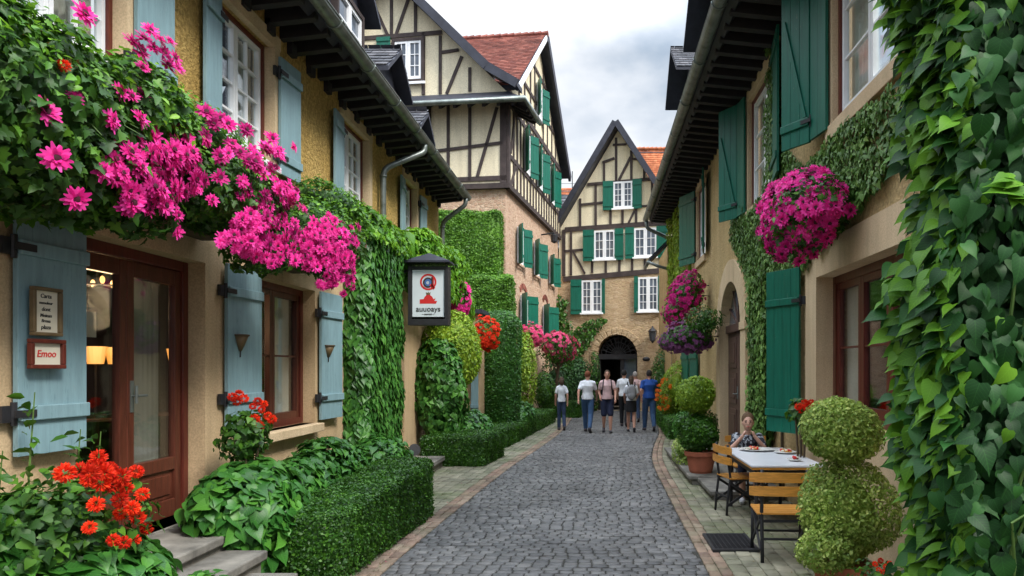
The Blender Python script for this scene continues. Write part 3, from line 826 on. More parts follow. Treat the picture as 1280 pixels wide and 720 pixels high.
# entrance steps of the left house
st = thing('entrance_steps', 'flight of worn grey stone steps up to the red-brown glazed door', 'steps', (-3.1, 5.6, 0))
for i, (x, z, yy0, yy1) in enumerate(((-2.88, .50, 4.2, 5.85), (-2.56, .38, 4.0, 5.62), (-2.24, .26, 3.9, 5.42), (-1.96, .13, 3.8, 5.2))):
    b = MB(); b.box(-3.47, x, yy0, yy1, z-.07, z); b.box(-3.47, x-.04, yy0+.02, yy1-.02, max(0, z-.5), z-.072)
    b.build('step', M['stonestep'], st, bevel=.012)
s2 = thing('entrance_steps', 'low grey stone step at the dark red door half hidden by the ivy column', 'step', (-3.1, 12.6, 0))
b = MB(); b.box(-3.47, -2.75, 11.9, 13.4, .12, .2); b.box(-3.47, -2.8, 12, 13.3, 0, .119); b.build('step', M['stonestep'], s2, bevel=.012)

# ================================================================== HOUSE D (right, green shutters)
FD = Fr((2.6, 0), (0, 1), (-1, 0))
D = thing('house', 'ivy-clad ochre house with green shutters and arched doorway along the right side', 'house', (2.6, 13, 0))
RL = (6.0, 8.42, 1.2, 2.86)
upD = [(6.1, 7.85, 4.45, 6.3), (10.45, 12.2, 4.45, 6.3), (17.1, 18.4, 4.5, 6.3)]
arc = (12.75, 14.85, .15, 3.45)
# lower wall with an arched opening: cells round the arch
b = MB(); b.wall(FD, 3, 23.2, 0, 3.9, [RL, arc], .35)
b.box(2.602, 8.5, 22.96, 23.2, 0, 3.9); b.box(2.602, 8.5, 3, 3.2, 0, 3.9); b.box(8.4, 8.6, 3, 23.2, 0, 7)
# spandrels that round off the head of the opening
ua, ub = arc[0], arc[1]; um = (ua+ub)/2; hw = (ub-ua)/2; zs = 2.55; rise = .90
def archpt(t, hw_, ri, ex=1.0): 
    return (um+hw_*math.cos(t), zs+ri*math.sin(t)**ex)
N = 16
for k in range(N):
    t0, t1 = math.pi*k/N, math.pi*(k+1)/N
    p, q = archpt(t0, hw, rise), archpt(t1, hw, rise)
    b.quad(FD.P(p[0],p[1],0), FD.P(p[0],3.45,0), FD.P(q[0],3.45,0), FD.P(q[0],q[1],0))
    b.quad(FD.P(p[0],p[1],0), FD.P(q[0],q[1],0), FD.P(q[0],q[1],-.35), FD.P(p[0],p[1],-.35))
b.build('ground_floor_wall', M['ochre2'], D)
b = MB(); b.wall(FD, 3, 23.2, 3.9, 7.0, upD, .25)
b.box(2.602, 8.5, 22.96, 23.2, 3.9, 7); b.box(2.602, 8.5, 3, 3.2, 3.9, 7)
b.build('upper_wall', M['ochre2'], D)
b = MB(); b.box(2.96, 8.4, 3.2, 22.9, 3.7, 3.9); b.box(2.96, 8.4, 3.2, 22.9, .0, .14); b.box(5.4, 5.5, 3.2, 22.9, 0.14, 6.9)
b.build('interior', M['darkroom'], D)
# tan rendered plinth panel round the lower window, stone surrounds
b = MB(); b.fbox(FD, RL[1]-.004, RL[1]+.42, 0, 3.22, -.3, .028); b.fbox(FD, RL[0], RL[1]-.004, RL[3]-.004, 3.22, -.3, .026); b.fbox(FD, 5.2, RL[1]-.004, 0, RL[2]+.004, -.3, .026); b.build('window_surround', M['tanstone'], D)
for a in upD:
    b = MB(); b.fbox(FD, a[0]-.1, a[1]+.14, a[3]-.004, a[3]+.2, -.08, .03); b.fbox(FD, a[1]-.004, a[1]+.13, a[2], a[3]-.002, -.2, .028); b.build('window_surround', M['tanstone'], D)
b = MB()      # dressed arch surround
for k in range(N):
    t0, t1 = math.pi*k/N, math.pi*(k+1)/N
    p, q = archpt(t0, hw-.006, rise-.006), archpt(t1, hw-.006, rise-.006); P_, Q = archpt(t0, hw+.42, rise+.42), archpt(t1, hw+.42, rise+.42)
    b.hexa([FD.P(*p,.05),FD.P(*P_,.05),FD.P(*Q,.05),FD.P(*q,.05),FD.P(*p,-.3),FD.P(*P_,-.02),FD.P(*Q,-.02),FD.P(*q,-.3)])
for a, c in ((ua-.42, ua+.005), (ub-.005, ub+.42)):
    b.fbox(FD, a, c, 0, zs, -.3, .05)
b.fbox(FD, ua-.46, ua+.0, zs-.08, zs+.06, -.01, .075); b.fbox(FD, ub, ub+.46, zs-.08, zs+.06, -.01, .075)
b.build('arch_surround', M['tanstone'], D, bevel=.01)
b = MB(); n = -.13
b.fbox(FD, ua, ub, .15, 2.5, n-.06, n); 
for k in (0, 1):
    a = ua+.06+k*(hw-.02); c = a+hw-.1
    for za, zb in ((.3, 1.0), (1.1, 1.7), (1.8, 2.4)):
        b.fbox(FD, a+.1, c-.1, za, zb, n, n+.02); b.fbox(FD, a+.2, c-.2, za+.1, zb-.1, n+.02, n+.035)
dd = b.build('arched_door', M['darkdoor'], D, bevel=.008)
b = MB(); b.fbox(FD, ua, ub, 2.5, 2.66, n-.05, n+.06); b.build('transom', M['darkdoor'], dd, bevel=.01)
b = MB(); pts = [archpt(math.pi*k/N, hw, rise) for k in range(N+1)]
b.poly([FD.P(u, z, n-.02) for u, z in [(ua, 2.62)]+pts[::-1]+[(ub, 2.62)]]); b.build('fanlight', M['glassfar'], dd)
b = MB()
for k in range(1, 6): 
    t = math.pi*k/6; q = archpt(t, hw, rise); b.beam(FD, (um, 2.62), q, .03, n-.01, n+.015)
b.build('fanlight_bars', M['darkdoor'], dd)
b = MB(); b.fbox(FD, um+.02, um+.09, 1.2, 1.45, n+.0, n+.012); b.tube([FD.P(um+.05,1.3,n), FD.P(um+.05,1.3,n+.07), FD.P(um+.18,1.3,n+.07)], .012); b.build('handle', M['zinc'], dd)
for a in upD: window(D, FD, *a, dep=.09, cols=1, rows=3, sill=(.14, .16, .06, 'tanstone'), curtain=True, th=.07)
window(D, FD, *RL, dep=.22, outer='doorwood', inner='maroon', cols=1, rows=2, th=.09, curtain=((6.2,6.5),(7.9,8.3)), sash=3)
shutter(D, FD, 7.90, .05, .40, 4.42, 6.42, R(8), 1, 'green', batten=(), planks=2, hinges=False); shutter(D, FD, 8.30, .12, .44, 4.40, 6.42, R(30), 1, 'green', batten=(.12,), brace=True, planks=3)
shutter(D, FD, 6.05, .03, .8, 4.42, 6.42, R(6), -1, 'green', batten=(.12, .88))
shutter(D, FD, 12.27, .05, .38, 4.45, 6.42, R(8), 1, 'green', batten=(), planks=2, hinges=False); shutter(D, FD, 12.65, .11, .46, 4.43, 6.42, R(32), 1, 'green', batten=(.12,), brace=True, planks=3)
shutter(D, FD, 10.38, .04, .72, 4.45, 6.42, R(8), -1, 'green', batten=(.12, .88))
shutter(D, FD, 18.5, .05, .80, 4.5, 6.35, R(22), 1, 'green', batten=(.12, .88))
shutter(D, FD, 17.0, .04, .70, 4.5, 6.35, R(10), -1, 'green', batten=(.12, .88))
shutter(D, FD, 8.92, .06, .62, .98, 3.05, R(26), 1, 'green', batten=(.12, .80))
for u in (18.0, 19.8): shutter(D, FD, u, .05, .6, .9, 2.3, R(10), 1, 'green', batten=(.15, .85), hinges=False)
ex, ez = 1.72, 6.60; pitch = R(52); dvD = (math.cos(pitch), 0, math.sin(pitch))
b = MB(); roof_slab(b, (ex, 2.5, ez), (0,1,0), dvD, 20.9, 6.5, .14); b.box(2.55, 8.6, 22.98, 23.1, 6.9, 7.6)
b.prism([(2.7, 23.0, 7.0), (8.6, 23.0, 7.0), (5.8, 23.0, 11.4)], (0, .08, 0))
rf = b.build('roof', M['timber2'], D)
Vt, Ft = tiles((ex, 2.5, ez), (0,1,0), dvD, 20.9, 6.4, .24, .2); tri_mesh('slates', Vt, Ft, M['slate'], rf)
b = MB(); b.box(1.74, 2.6, 2.5, 23.4, 6.72, 6.75)
y = 2.7
while y < 23.2:
    b.hexa([(1.78,y,6.50),(2.6,y,6.42),(2.6,y+.12,6.42),(1.78,y+.12,6.50),(1.78,y,6.72),(2.6,y,6.72),(2.6,y+.12,6.72),(1.78,y+.12,6.72)]); y += .40
for zz, xx in ((6.69, 1.95), (6.68, 2.2)): b.box(xx, xx+.16, 2.5, 23.4, zz, 6.72)
b.build('eave_rafters', M['soffit'], D)
gutter(D, 1.62, 6.62, 2.5, 23.4, .095)
downpipe(D, [(1.62, 23.2, 6.56), (1.64, 23.2, 6.30), (2.45, 23.27, 5.95), (2.5, 23.3, 5.75), (2.5, 23.3, .1)], .06)
dormer(D, 2.22, 16.1, 18.0, 7.2, 8.45, -1, flare=.3, depth=2.6, over=.46)
dormer(D, 2.22, 12.8, 14.4, 7.2, 8.35, -1, flare=.3, depth=2.6, over=.44)
# porch canopy on the gable end of the right house
cp = MB(); q = [(1.75, 23.5, 5.28), (1.75, 24.7, 5.28), (2.62, 24.7, 6.15), (2.62, 23.5, 6.15)]
cp.prism(q, (0, 0, .09)); can = cp.build('canopy', M['timber2'], D)
Vt, Ft = tiles((1.75, 23.5, 5.38), (0,1,0), (.7071,0,.7071), 1.2, 1.2, .2, .16); tri_mesh('canopy_slates', Vt, Ft, M['slate'], can)
b = MB(); b.tube([(1.70, 23.45, 5.25), (1.70, 24.75, 5.25)], .06, 10); b.tube([(1.70, 23.45, 5.25), (2.0, 23.42, 5.12), (2.6, 23.4, 4.95)], .05, 10); b.build('canopy_gutter', M['zinc'], can, smooth=True)
b = MB(); b.box(2.45, 8, 23.22, 28, 0, 6.0); b.build('rear_wing', M['ochre2'], D)
# door steps on the right
st = thing('entrance_steps', 'two grey stone slabs in front of the arched doorway on the right', 'steps', (2.0, 12, 0))
for x0, x1, a, c, z in ((1.42, 2.57, 11.0, 15.0, .15), (1.55, 2.57, 9.75, 10.98, .13)):
    b = MB(); b.box(x0, x1, a, c, z-.06, z); b.box(x0+.05, x1, a+.03, c-.03, 0, z-.061); b.build('step', M['stonestep'], st, bevel=.012)

# ================================================================== HOUSE B (tall half-timbered, left back)
sx, sy = .129, .9916
FBf = Fr((-2.79, 22.2), (-sy, sx), (-sx, -sy)); FBs = Fr((-2.79, 22.2), (sx, sy), (sy, -sx))
B = thing('house', 'tall half-timbered house with red tiled roof and pink stone base, left of centre', 'house', (-3, 24, 0))
FRs = {'f': FBf, 's': FBs}
zb, zp, za = 7.42, 10.25, 13.9; Wf = 7.2; Ls = 8.9
pB = lambda fr, pts: [fr.P(u, z, 0) for u, z in pts]
low = [(fr_a) for fr_a in ()]
b = MB(); 
b.quad(FBf.P(0,0), FBf.P(Wf,0), FBf.P(Wf,zb), FBf.P(0,zb)); b.quad(FBs.P(0,0), FBs.P(Ls,0), FBs.P(Ls,zb), FBs.P(0,zb))
b.quad(FBf.P(Wf,0), FBf.P(Wf,0,-Ls), FBf.P(Wf,zb,-Ls), FBf.P(Wf,zb)); b.build('stone_wall', M['rubble'], B)
j = .10    # the timbered storey is jettied slightly
b = MB(); b.prism([FBf.P(-j, zb, j), FBf.P(Wf, zb, j), FBf.P(Wf, zb, -Ls-j), FBf.P(-j, zb, -Ls-j)], (0, 0, zp-zb))
b.prism([FBf.P(-j, zp, j), FBf.P(Wf+j, zp, j), FBf.P(Wf/2, za, j)], tuple((Vector(FBf.P(0,0,-4))-Vector(FBf.P(0,0,0)))))
b.prism([FBs.P(-j, zp, j), FBs.P(Ls+j, zp, j), FBs.P(Ls/2, za-.10, j)], tuple((Vector(FBs.P(0,0,-6))-Vector(FBs.P(0,0,0)))))
b.build('upper_wall', M['cream'], B)
def pxbeams(b, fr, L, n0, n1, Yd):
    for (p, q, w) in L: b.beam(fr, fr.uz(*p, n1), fr.uz(*q, n1), w*.85*Yd/F, n0, n1)
zf = lambda zx, zy: (440+zx/3.43, zy/3.43)
b = MB()
L = [((450,48),(552,40),6), ((489,-40),(489,43),4.5), ((519,2),(519,41),4.5), ((468,8),(484,43),4.5), ((511,-4),(495,42),4.5),
     ((529,40),(529,118),5), ((550,44),(550,117),4.5), ((587,84),(587,114),4.5), ((552,65),(573,62),4.5), ((577,70),(558,117),4.5),
     ((489,103),(489,122),4), ((501,103),(501,122),4), ((440,45),(440,125),4.5), ((415,50),(415,125),4.5), ((395,70),(395,125),4.5), ((478,45),(478,125),4.5),
     ((440,58),(418,120),4)]
pxbeams(b, FBf, L, j-.02, j+.035, 22.2)
L = [((629,118),(629,228),10), ((560,124),(560,226),4.5), ((587,120),(587,226),4.5), ((534,190),(628,178),4.5), ((621,134),(596,222),4.5),
     ((536,128),(536,226),6), ((515,135),(515,226),6), ((460,130),(460,226),4.5), ((430,130),(430,226),4.5), ((400,130),(400,226),4.5), ((370,130),(370,226),4.5), ((380,195),(515,190),4.5),
     ((380,232),(633,222),7)]
pxbeams(b, FBf, L, j-.02, j+.035, 22.2)
b.fbox(FBf, -.16, Wf+.1, zb-.10, zb+.06, 0, j+.05)
# street side: beams placed in metres along the wall
b.fbox(FBs, -.16, Ls+.1, zb-.10, zb+.06, 0, j+.05)
b.fbox(FBs, -.14, .10, zb, zp, j-.02, j+.04)
for u in np.arange(.5, Ls, .48): b.fbox(FBs, u, u+.13, zb, zp, j-.02, j+.035)
for z in (8.35, 9.95): b.fbox(FBs, -.1, Ls, z-.07, z+.07, j-.02, j+.042)
b.beam(FBs, (.15, zb), (.9, 8.3), .13, j-.02, j+.038); b.beam(FBs, (.2, 8.5), (.75, 9.9), .13, j-.02, j+.038); b.beam(FBs, (7.6, 8.4), (8.4, 9.9), .13, j-.02, j+.038)
b.fbox(FBs, -.1, Ls+.1, zp-.05, zp+.14, j-.02, j+.05)
hz = lambda u: zp+(za-.10-zp)*(1-abs(u-Ls/2)/(Ls/2))
for u in (1.3, 2.1, 3.0, 3.7, 5.2, 6.0, 6.9, 7.7): b.fbox(FBs, u-.06, u+.06, zp, hz(u), j-.02, j+.035)
for z in (11.4, 12.6):
    dd_ = (z-zp)/(za-.10-zp)*Ls/2; b.fbox(FBs, dd_, Ls-dd_, z-.06, z+.06, j-.02, j+.042)
b.build('timber_frame', M['timber'], B)
# windows and shutters in B
def pxwin(house, fr, x0, x1, y0, y1, n=0, sh=None, **k):
    a = fr.uz(x0, y0, n); c = fr.uz(x1, y1, n); u0_, u1_ = sorted((a[0], c[0])); zt, zb_ = a[1], c[1]
    return window(house, Fr(fr.P(0,0,n)[:2], fr.u, fr.n), u0_, u1_, min(zt,zb_), max(zt,zb_), **k)
pxwin(B, FBf, 491, 531, 50, 103, j, dep=-.05, outer='timber', inner='white', cols=2, rows=3, glass='glassfar', th=.09, sill=(.06,.08,.14,'white'))
pxwin(B, FBf, 517, 539, 142, 186, j, dep=-.05, outer='timber', inner='white', cols=2, rows=3, glass='glassfar', th=.08)
a = FBf.uz(489, 72, j); c = FBf.uz(472, 48, j); shutter(B, FBf, a[0], j+.06, abs(c[0]-a[0]), a[1], c[1], 0, 1, 'green', hinges=False, planks=3)
def pairwin(house, fr, u0, u1, z0, z1, n, sw, mat='green', ang=R(8), **k):
    g = Fr(fr.P(0,0,n)[:2], fr.u, fr.n)
    window(house, g, u0, u1, z0, z1, dep=-.04, outer=k.get('outer'), inner='white', cols=2, rows=k.get('rows', 3), glass='glassfar', th=.07, sill=k.get('sill'))
    shutter(house, g, u0, .06, sw, z0-.04, z1+.04, ang, -1, mat, hinges=False, planks=3)
    shutter(house, g, u1, .06, sw, z0-.04, z1+.04, ang, 1, mat, hinges=False, planks=3)
for u in (2.0, 4.1, 6.5): pairwin(B, FBs, u, u+.75, 8.42, 9.80, j, .42, ang=R(28))
pairwin(B, FBs, 4.0, 4.8, 11.0, 12.2, j, .42, ang=R(25))
pairwin(B, FBs, 1.45, 2.15, 5.25, 6.45, 0, .42, ang=R(30), sill=(.1,.08,.1,'rubble'))
pairwin(B, FBs, 4.0, 4.75, 5.2, 6.4, 0, .45, ang=R(30), sill=(.1,.08,.1,'rubble'))
pairwin(B, FBs, 6.9, 7.6, 5.2, 6.3, 0, .42, ang=R(30), sill=(.1,.08,.1,'rubble'))
pairwin(B, FBs, 1.9, 2.8, 3.0, 4.25, 0, .5, ang=R(32)); pairwin(B, FBs, 5.6, 6.6, 2.95, 4.2, 0, .55, ang=R(32))
b = MB()
for u in (2.35, 6.1):
    for k in range(7):
        t0, t1 = R(50+80*k/7), R(50+80*(k+1)/7-2); p = lambda t, r: (u+r*math.cos(t)*.9, 3.75+r*math.sin(t))
        b.hexa([FBs.P(*p(t0,.75),.03),FBs.P(*p(t0,.93),.03),FBs.P(*p(t1,.93),.03),FBs.P(*p(t1,.75),.03),FBs.P(*p(t0,.75),0),FBs.P(*p(t0,.93),0),FBs.P(*p(t1,.93),0),FBs.P(*p(t1,.75),0)])
b.build('brick_relieving_arch', M['redtile'], B)
for u in (2.9, 6.2):   # pink-framed doorways on the lane
    b = MB(); b.fbox(FBs, u, u+.16, 0, 2.3, 0, .12); b.fbox(FBs, u+1.0, u+1.16, 0, 2.3, 0, .12); b.fbox(FBs, u, u+1.16, 2.3, 2.55, 0, .14); fb = b.build('door_surround', M['tanstone'], B)
    b = MB(); b.fbox(FBs, u+.16, u+1.0, 0, 2.3, .0, .03); b.fbox(FBs, u+.28, u+.88, .2, 1.0, .03, .05); b.fbox(FBs, u+.28, u+.88, 1.2, 2.1, .03, .05); b.build('door', M['darkdoor'], B)
# roofs of B
up = lambda a: Vector((a.u[0], a.u[1], 0)); nn_ = lambda a: Vector((a.n[0], a.n[1], 0))
rb = MB()
def slope(b, fr, u_e, z_e, u_r, z_r, n0, n1, t=.16):
    q = [fr.P(u_e, z_e, n1), fr.P(u_r, z_r, n1), fr.P(u_r, z_r, n0), fr.P(u_e, z_e, n0)]
    b.prism([(p[0], p[1], p[2]) for p in q], (0, 0, t))
slope(rb, FBf, .45, zp+.62, Wf/2, za+.10, -4.5, j+.42); slope(rb, FBf, -.48, zp+.05, .45, zp+.62, -.2, j+.42)
slope(rb, FBf, Wf-.45, zp+.62, Wf/2, za+.10, -4.5, j+.42); slope(rb, FBf, Wf+.48, zp+.05, Wf-.45, zp+.62, -4.5, j+.42)
zc = za+.02
slope(rb, FBs, 0, zp+.10, Ls/2, zc, -7.2, j+.28); slope(rb, FBs, Ls+.6, zp-.15, Ls/2, zc, -7.2, j+.28)
roofB = rb.build('roof', M['timber2'], B)
P0 = FBs.P(0, zp+.27, -7.2); L = math.hypot(Ls/2, zc-zp-.10); dv = Vector((sx*(Ls/2), sy*(Ls/2), zc-zp-.10)).normalized()
Vt, Ft = tiles(P0, (sy, -sx, 0), dv, 7.2+j+.26, L, .2, .17); tri_mesh('roof_tiles', Vt, Ft, M['redtile'], roofB)
b = MB()
for k in range(30):
    a, c = -7.2+k*.256, -7.2+(k+1)*.256; b.tube([FBs.P(Ls/2, zc+.2, a), FBs.P(Ls/2, zc+.215, c-.02)], [.09,.11], 8)
b.build('ridge_tiles', M['redtile'], roofB)
b = MB()   # verge boards
def verge(b, fr, pts, n, w=.26, t=.07):
    for p, q in zip(pts, pts[1:]): b.beam(fr, p, q, w, n, n+t)
verge(b, FBf, [(-.5, zp+.08), (.45, zp+.66), (Wf/2, za+.16), (Wf-.45, zp+.66), (Wf+.5, zp+.08)], j+.42)
verge(b, FBs, [(Ls/2, zc+.02), (Ls+.6, zp-.17)], j+.28, .34, .1)
b.build('verge_board', M['timber2'], roofB)
b = MB(); verge(b, FBs, [(0, zp+.14), (Ls/2, zc+.06)], j+.28, .16, .05); b.build('pale_verge', M['white'], roofB)
# pent eave round the corner
b = MB()
for q in ([FBf.P(-.75, zp-.52, .75), FBf.P(Wf, zp-.52, .75), FBf.P(Wf, zp-.06, j), FBf.P(-j, zp-.06, j)],
          [FBs.P(-.75, zp-.52, .75), FBs.P(1.4, zp-.52, .75), FBs.P(1.4, zp-.06, j), FBs.P(-j, zp-.06, j)]):
    b.prism(q, (0, 0, .1))
pe = b.build('pent_eave', M['timber2'], B)
b = MB(); b.tube([FBf.P(Wf, zp-.47, .80), FBf.P(-.80, zp-.47, .80), FBs.P(1.4, zp-.47, .80)], .085, 10); b.build('gutter', M['zinc'], pe, smooth=True)
b = MB(); 
for k in range(16): b.bar(FBf.P(k*.45-.4, zp-.57, .7), FBf.P(k*.45-.4, zp-.24, j), .09, .1)
for k in range(4): b.bar(FBs.P(k*.4-.1, zp-.57, .7), FBs.P(k*.4-.1, zp-.24, j), .09, .1)
b.build('rafter_ends', M['soffit'], pe)
b = MB(); p = FBs.P(5.4, 6.9, 0); b.tube([p, FBs.P(5.4, 6.95, .5)], .03); b.lathe([(.02,0),(.14,-.05),(.12,-.3),(.03,-.36)], FBs.P(5.4, 6.92, .5), 10)
tag(b.build('wall_lamp', M['iron']), 'black bracket lamp high on the pink stone wall under the timber storey', 'wall lamp')

# ================================================================== HOUSE C (gable at the end of the lane)
ca, sa = math.cos(R(14)), math.sin(R(14))
FC = Fr((-1.65, 31.0), (ca, -sa), (-sa, -ca))
C_ = thing('house', 'half-timbered gable house with arched gateway that closes the far end of the lane', 'house', (.5, 31, 0))
zl = FC.uz(704, 346)[1]; zt = FC.uz(704, 288)[1]; apex = FC.uz(772.5, 160); ftL = FC.uz(696, 287)
ur = 2*apex[0]-ftL[0]
ac = FC.uz(771, 505)[0]; aw = FC.uz(797, 460)[0]-ac; asp = FC.uz(771, 446)[1]; aap = FC.uz(771, 418)[1]
b = MB(); b.wall(FC, -.6, 8, 0, zl, [(ac-aw, ac+aw, 0, aap)], .5)
ap = lambda t, w=0: (ac+(aw+w)*math.cos(t), asp+(aap-asp+w)*math.sin(t))
for k in range(14):
    t0, t1 = math.pi*k/14, math.pi*(k+1)/14; p, q = ap(t0), ap(t1)
    b.quad(FC.P(*p,0), FC.P(p[0],aap,0), FC.P(q[0],aap,0), FC.P(*q,0)); b.quad(FC.P(*p,0), FC.P(*q,0), FC.P(*q,-.5), FC.P(*p,-.5))
b.quad(FC.P(-.6,0), FC.P(-.6,zl), FC.P(-.6,zl,-8), FC.P(-.6,0,-8)); b.build('stone_wall', M['rubble2'], C_)
b = MB()
for k in range(14):
    t0, t1 = math.pi*k/14+.01, math.pi*(k+1)/14-.01; q = [ap(t0,-.008), ap(t0,.28), ap(t1,.28), ap(t1,-.008)]
    b.hexa([FC.P(*p,.04) for p in q]+[FC.P(*p,-.3) for p in q])
b.fbox(FC, ac-aw-.28, ac-aw+.006, 0, asp, -.3, .04); b.fbox(FC, ac+aw-.006, ac+aw+.28, 0, asp, -.3, .04); b.build('arch_surround', M['rubble2'], C_, bevel=.015)
b = MB(); b.fbox(FC, ac-aw, ac+aw, asp-.1, asp+.1, -.4, -.2); b.fbox(FC, ac-aw, ac-aw+.12, 0, asp, -.4, -.25); b.fbox(FC, ac+aw-.12, ac+aw, 0, asp, -.4, -.25); b.fbox(FC, ac+.1, ac+.26, 0, asp, -.4, -.25)
b.fbox(FC, ac+.26, ac+aw-.12, 0, .9, -.38, -.3)
gt = b.build('gateway_door', M['iron'], C_)
b = MB(); b.fbox(FC, ac+.26, ac+aw-.12, .9, asp-.1, -.35, -.34); b.build('door_pane', M['glassfar'], gt)
b = MB(); zc0 = asp+.1
for k in range(13):
    t = math.pi*(k+.5)/13; q = ap(t); b.beam(FC, (ac, zc0), (ac+(q[0]-ac)*.98, zc0+(q[1]-zc0)*.98), .03, -.32, -.28)
for rr in (.35, .6, .85):
    pts = [FC.P(ac+aw*rr*math.cos(math.pi*k/20), zc0+(aap-zc0)*rr*math.sin(math.pi*k/20), -.3) for k in range(21)]; b.tube(pts, .018, 5)
for k in range(9):
    t = math.pi*(k+.5)/9; u_, z_ = ac+aw*.72*math.cos(t), zc0+(aap-zc0)*.72*math.sin(t)
    b.tube([FC.P(u_+.11*math.cos(a), z_+.11*math.sin(a), -.28) for a in np.linspace(0, 5.6, 10)], .015, 5)
b.build('iron_grille', M['iron'], gt)
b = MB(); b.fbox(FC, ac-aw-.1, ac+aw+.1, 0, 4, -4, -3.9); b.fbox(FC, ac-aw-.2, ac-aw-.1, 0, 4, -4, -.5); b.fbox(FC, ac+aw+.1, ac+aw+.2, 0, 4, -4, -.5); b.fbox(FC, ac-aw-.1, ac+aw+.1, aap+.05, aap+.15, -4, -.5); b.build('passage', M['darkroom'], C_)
b = MB(); b.fbox(FC, 0.06, 8, zl, zt, -.3, .0); b.prism([FC.P(ftL[0]+.1, zt, 0), FC.P(ur-.1, zt, 0), FC.P(apex[0], apex[1]-.1, 0)], tuple(Vector(FC.P(0,0,-.3))-Vector(FC.P(0,0,0))))
b.build('upper_wall', M['cream'], C_)
b = MB()
L = [((766,181),(783,180),3), ((770,172),(770,226),3.5), ((789,188),(789,224),3.5), ((788,196),(773.5,225),3.5), ((753,203),(768,197.5),3.5), ((790,198),(802,200),3),
     ((755,203),(755,228),3), ((805,204),(805,224),3), ((734,230.5),(820,223),4.5), ((744.4,230),(744.4,283),3.5), ((725,248),(725,285),3.5), ((724,256),(754,253),3.5),
     ((763,262),(763,281),3.5), ((778,262),(778,281),3.5), ((795,260),(795,280),3.5), ((793,263),(785,280),3), ((754,262),(810,257),3), ((815,224),(815,280),3), ((818,255),(840,252),3), ((832,245),(832,280),3),
     ((706,287),(850,277),7), ((704.5,287),(704.5,345),5), ((713.5,289),(713.5,344),3.5), ((705,314),(729,312),3.5), ((716,314),(731,342),3),
     ((740,322),(740,341),3.5), ((757,322),(757,341),3.5), ((774,321),(774,340),3.5), ((790,320),(790,340),3.5), ((806,319),(806,339),3.5), ((825,318),(825,338),3.5),
     ((704,349),(860,335),7.5)]
pxbeams(b, FC, L, -.01, .045, 30.5); b.build('timber_frame', M['timber'], C_)
def cwin(x0, x1, y0, y1, sl, sr, cols=3, rows=3, fs=1):
    a = FC.uz(x0, y0); c = FC.uz(x1, y1); 
    window(C_, FC, a[0], c[0], c[1], a[1], dep=-.05, outer=None, inner='white', cols=cols, rows=rows, glass='glassfar', th=.085, sill=(.06,.07,.16,'white'))
    for s, g in ((sl, -1), (sr, 1)):
        if s: 
            hp = a[0] if g < 0 else c[0]; shutter(C_, FC, hp, .07, s*30.5/F, c[1]-.05, a[1]+.05, R(4), g, 'green', hinges=False, planks=3)
cwin(767, 791, 228, 260, 13, 12, 2, 4); cwin(743, 769, 289, 324, 14, 11, 2, 3); cwin(793, 821, 286, 321, 11, 14, 2, 3)
cwin(727.5, 753, 351, 391, 14, 4, 2, 4); cwin(798, 823, 347, 389, 5, 12, 2, 4)
b = MB()
for u_e, z_e in ((ftL[0], ftL[1]), (ur, ftL[1])): slope(b, FC, u_e, z_e, apex[0], apex[1], -7, .45, .14)
rC = b.build('roof', M['slate'], C_)
b = MB(); verge(b, FC, [(ftL[0], ftL[1]+.05), (apex[0]-.02, apex[1]+.12)], .45, .24, .08); verge(b, FC, [(apex[0]+.02, apex[1]+.12), (ur, ftL[1]+.05)], .46, .24, .08)
b.build('verge_board', M['timber2'], rC)
b = MB(); b.fbox(FC, ftL[0]-.25, ftL[0]+.15, ftL[1]-.12, ftL[1]+.02, -7, .5); b.build('gutter', M['zinc'], rC)
# roofs behind
BG = thing('house', 'slate roofed house with a red ridge seen between the two timbered gables', 'house', (-2.5, 39, 0))
b = MB(); b.box(-9, 1.5, 38.5, 44, 0, 8.2); b.build('wall', M['cream'], BG)
b = MB(); L_ = math.hypot(3.2, 3.9); dv = (0, 3.2/L_, 3.9/L_); roof_slab(b, (-9.5, 37.6, 8.0), (1,0,0), dv, 11, L_, .2); roof_slab(b, (-9.5, 44.0, 8.0), (1,0,0), (0,-3.2/L_,3.9/L_), 11, L_, .2); rr_ = b.build('roof', M['timber2'], BG)
Vt, Ft = tiles((-9.5, 37.6, 8.02), (1,0,0), dv, 11, L_*.9, .3, .26); tri_mesh('slates', Vt, Ft, M['slate'], rr_)
Vt, Ft = tiles((-9.5, 37.6+3.2*.9, 8.02+3.9*.9), (1,0,0), dv, 11, L_*.1, .3, .2); tri_mesh('ridge_tiles', Vt, Ft, M['orangetile'], rr_)
b = MB(); b.box(-2.45, -2.0, 38.6, 39.2, 9.45, 9.7); b.build('skylight', M['iron'], rr_)
b = MB(); b.tube([(-1.35,41,11.8),(-1.35,41,13.0)], .03, 6); b.tube([(-3.2,41,12.3),(-.6,41,12.3)], .012, 5); b.build('aerial', M['iron'], rr_)
BR = thing('house', 'house with a steep orange-red tiled roof behind the right eave', 'house', (5, 42, 0))
b = MB(); b.box(2.0, 12, 41, 47, 0, 11.5); b.build('wall', M['cream'], BR)
b = MB(); L_ = math.hypot(3.2, 4.2); dv = (0, 3.2/L_, 4.2/L_); roof_slab(b, (2.2, 40, 10.6), (1,0,0), dv, 10, L_, .2); roof_slab(b, (2.2, 46.4, 10.6), (1,0,0), (0,-3.2/L_,4.2/L_), 10, L_, .2); rr_ = b.build('roof', M['timber2'], BR)
Vt, Ft = tiles((2.2, 40, 10.62), (1,0,0), dv, 10, L_, .22, .2); tri_mesh('roof_tiles', Vt, Ft, M['orangetile'], rr_)
b = MB()
for k in range(40): b.tube([(2.2+k*.25, 43.2, 14.95), (2.43+k*.25, 43.2, 14.97)], [.09,.11], 8)
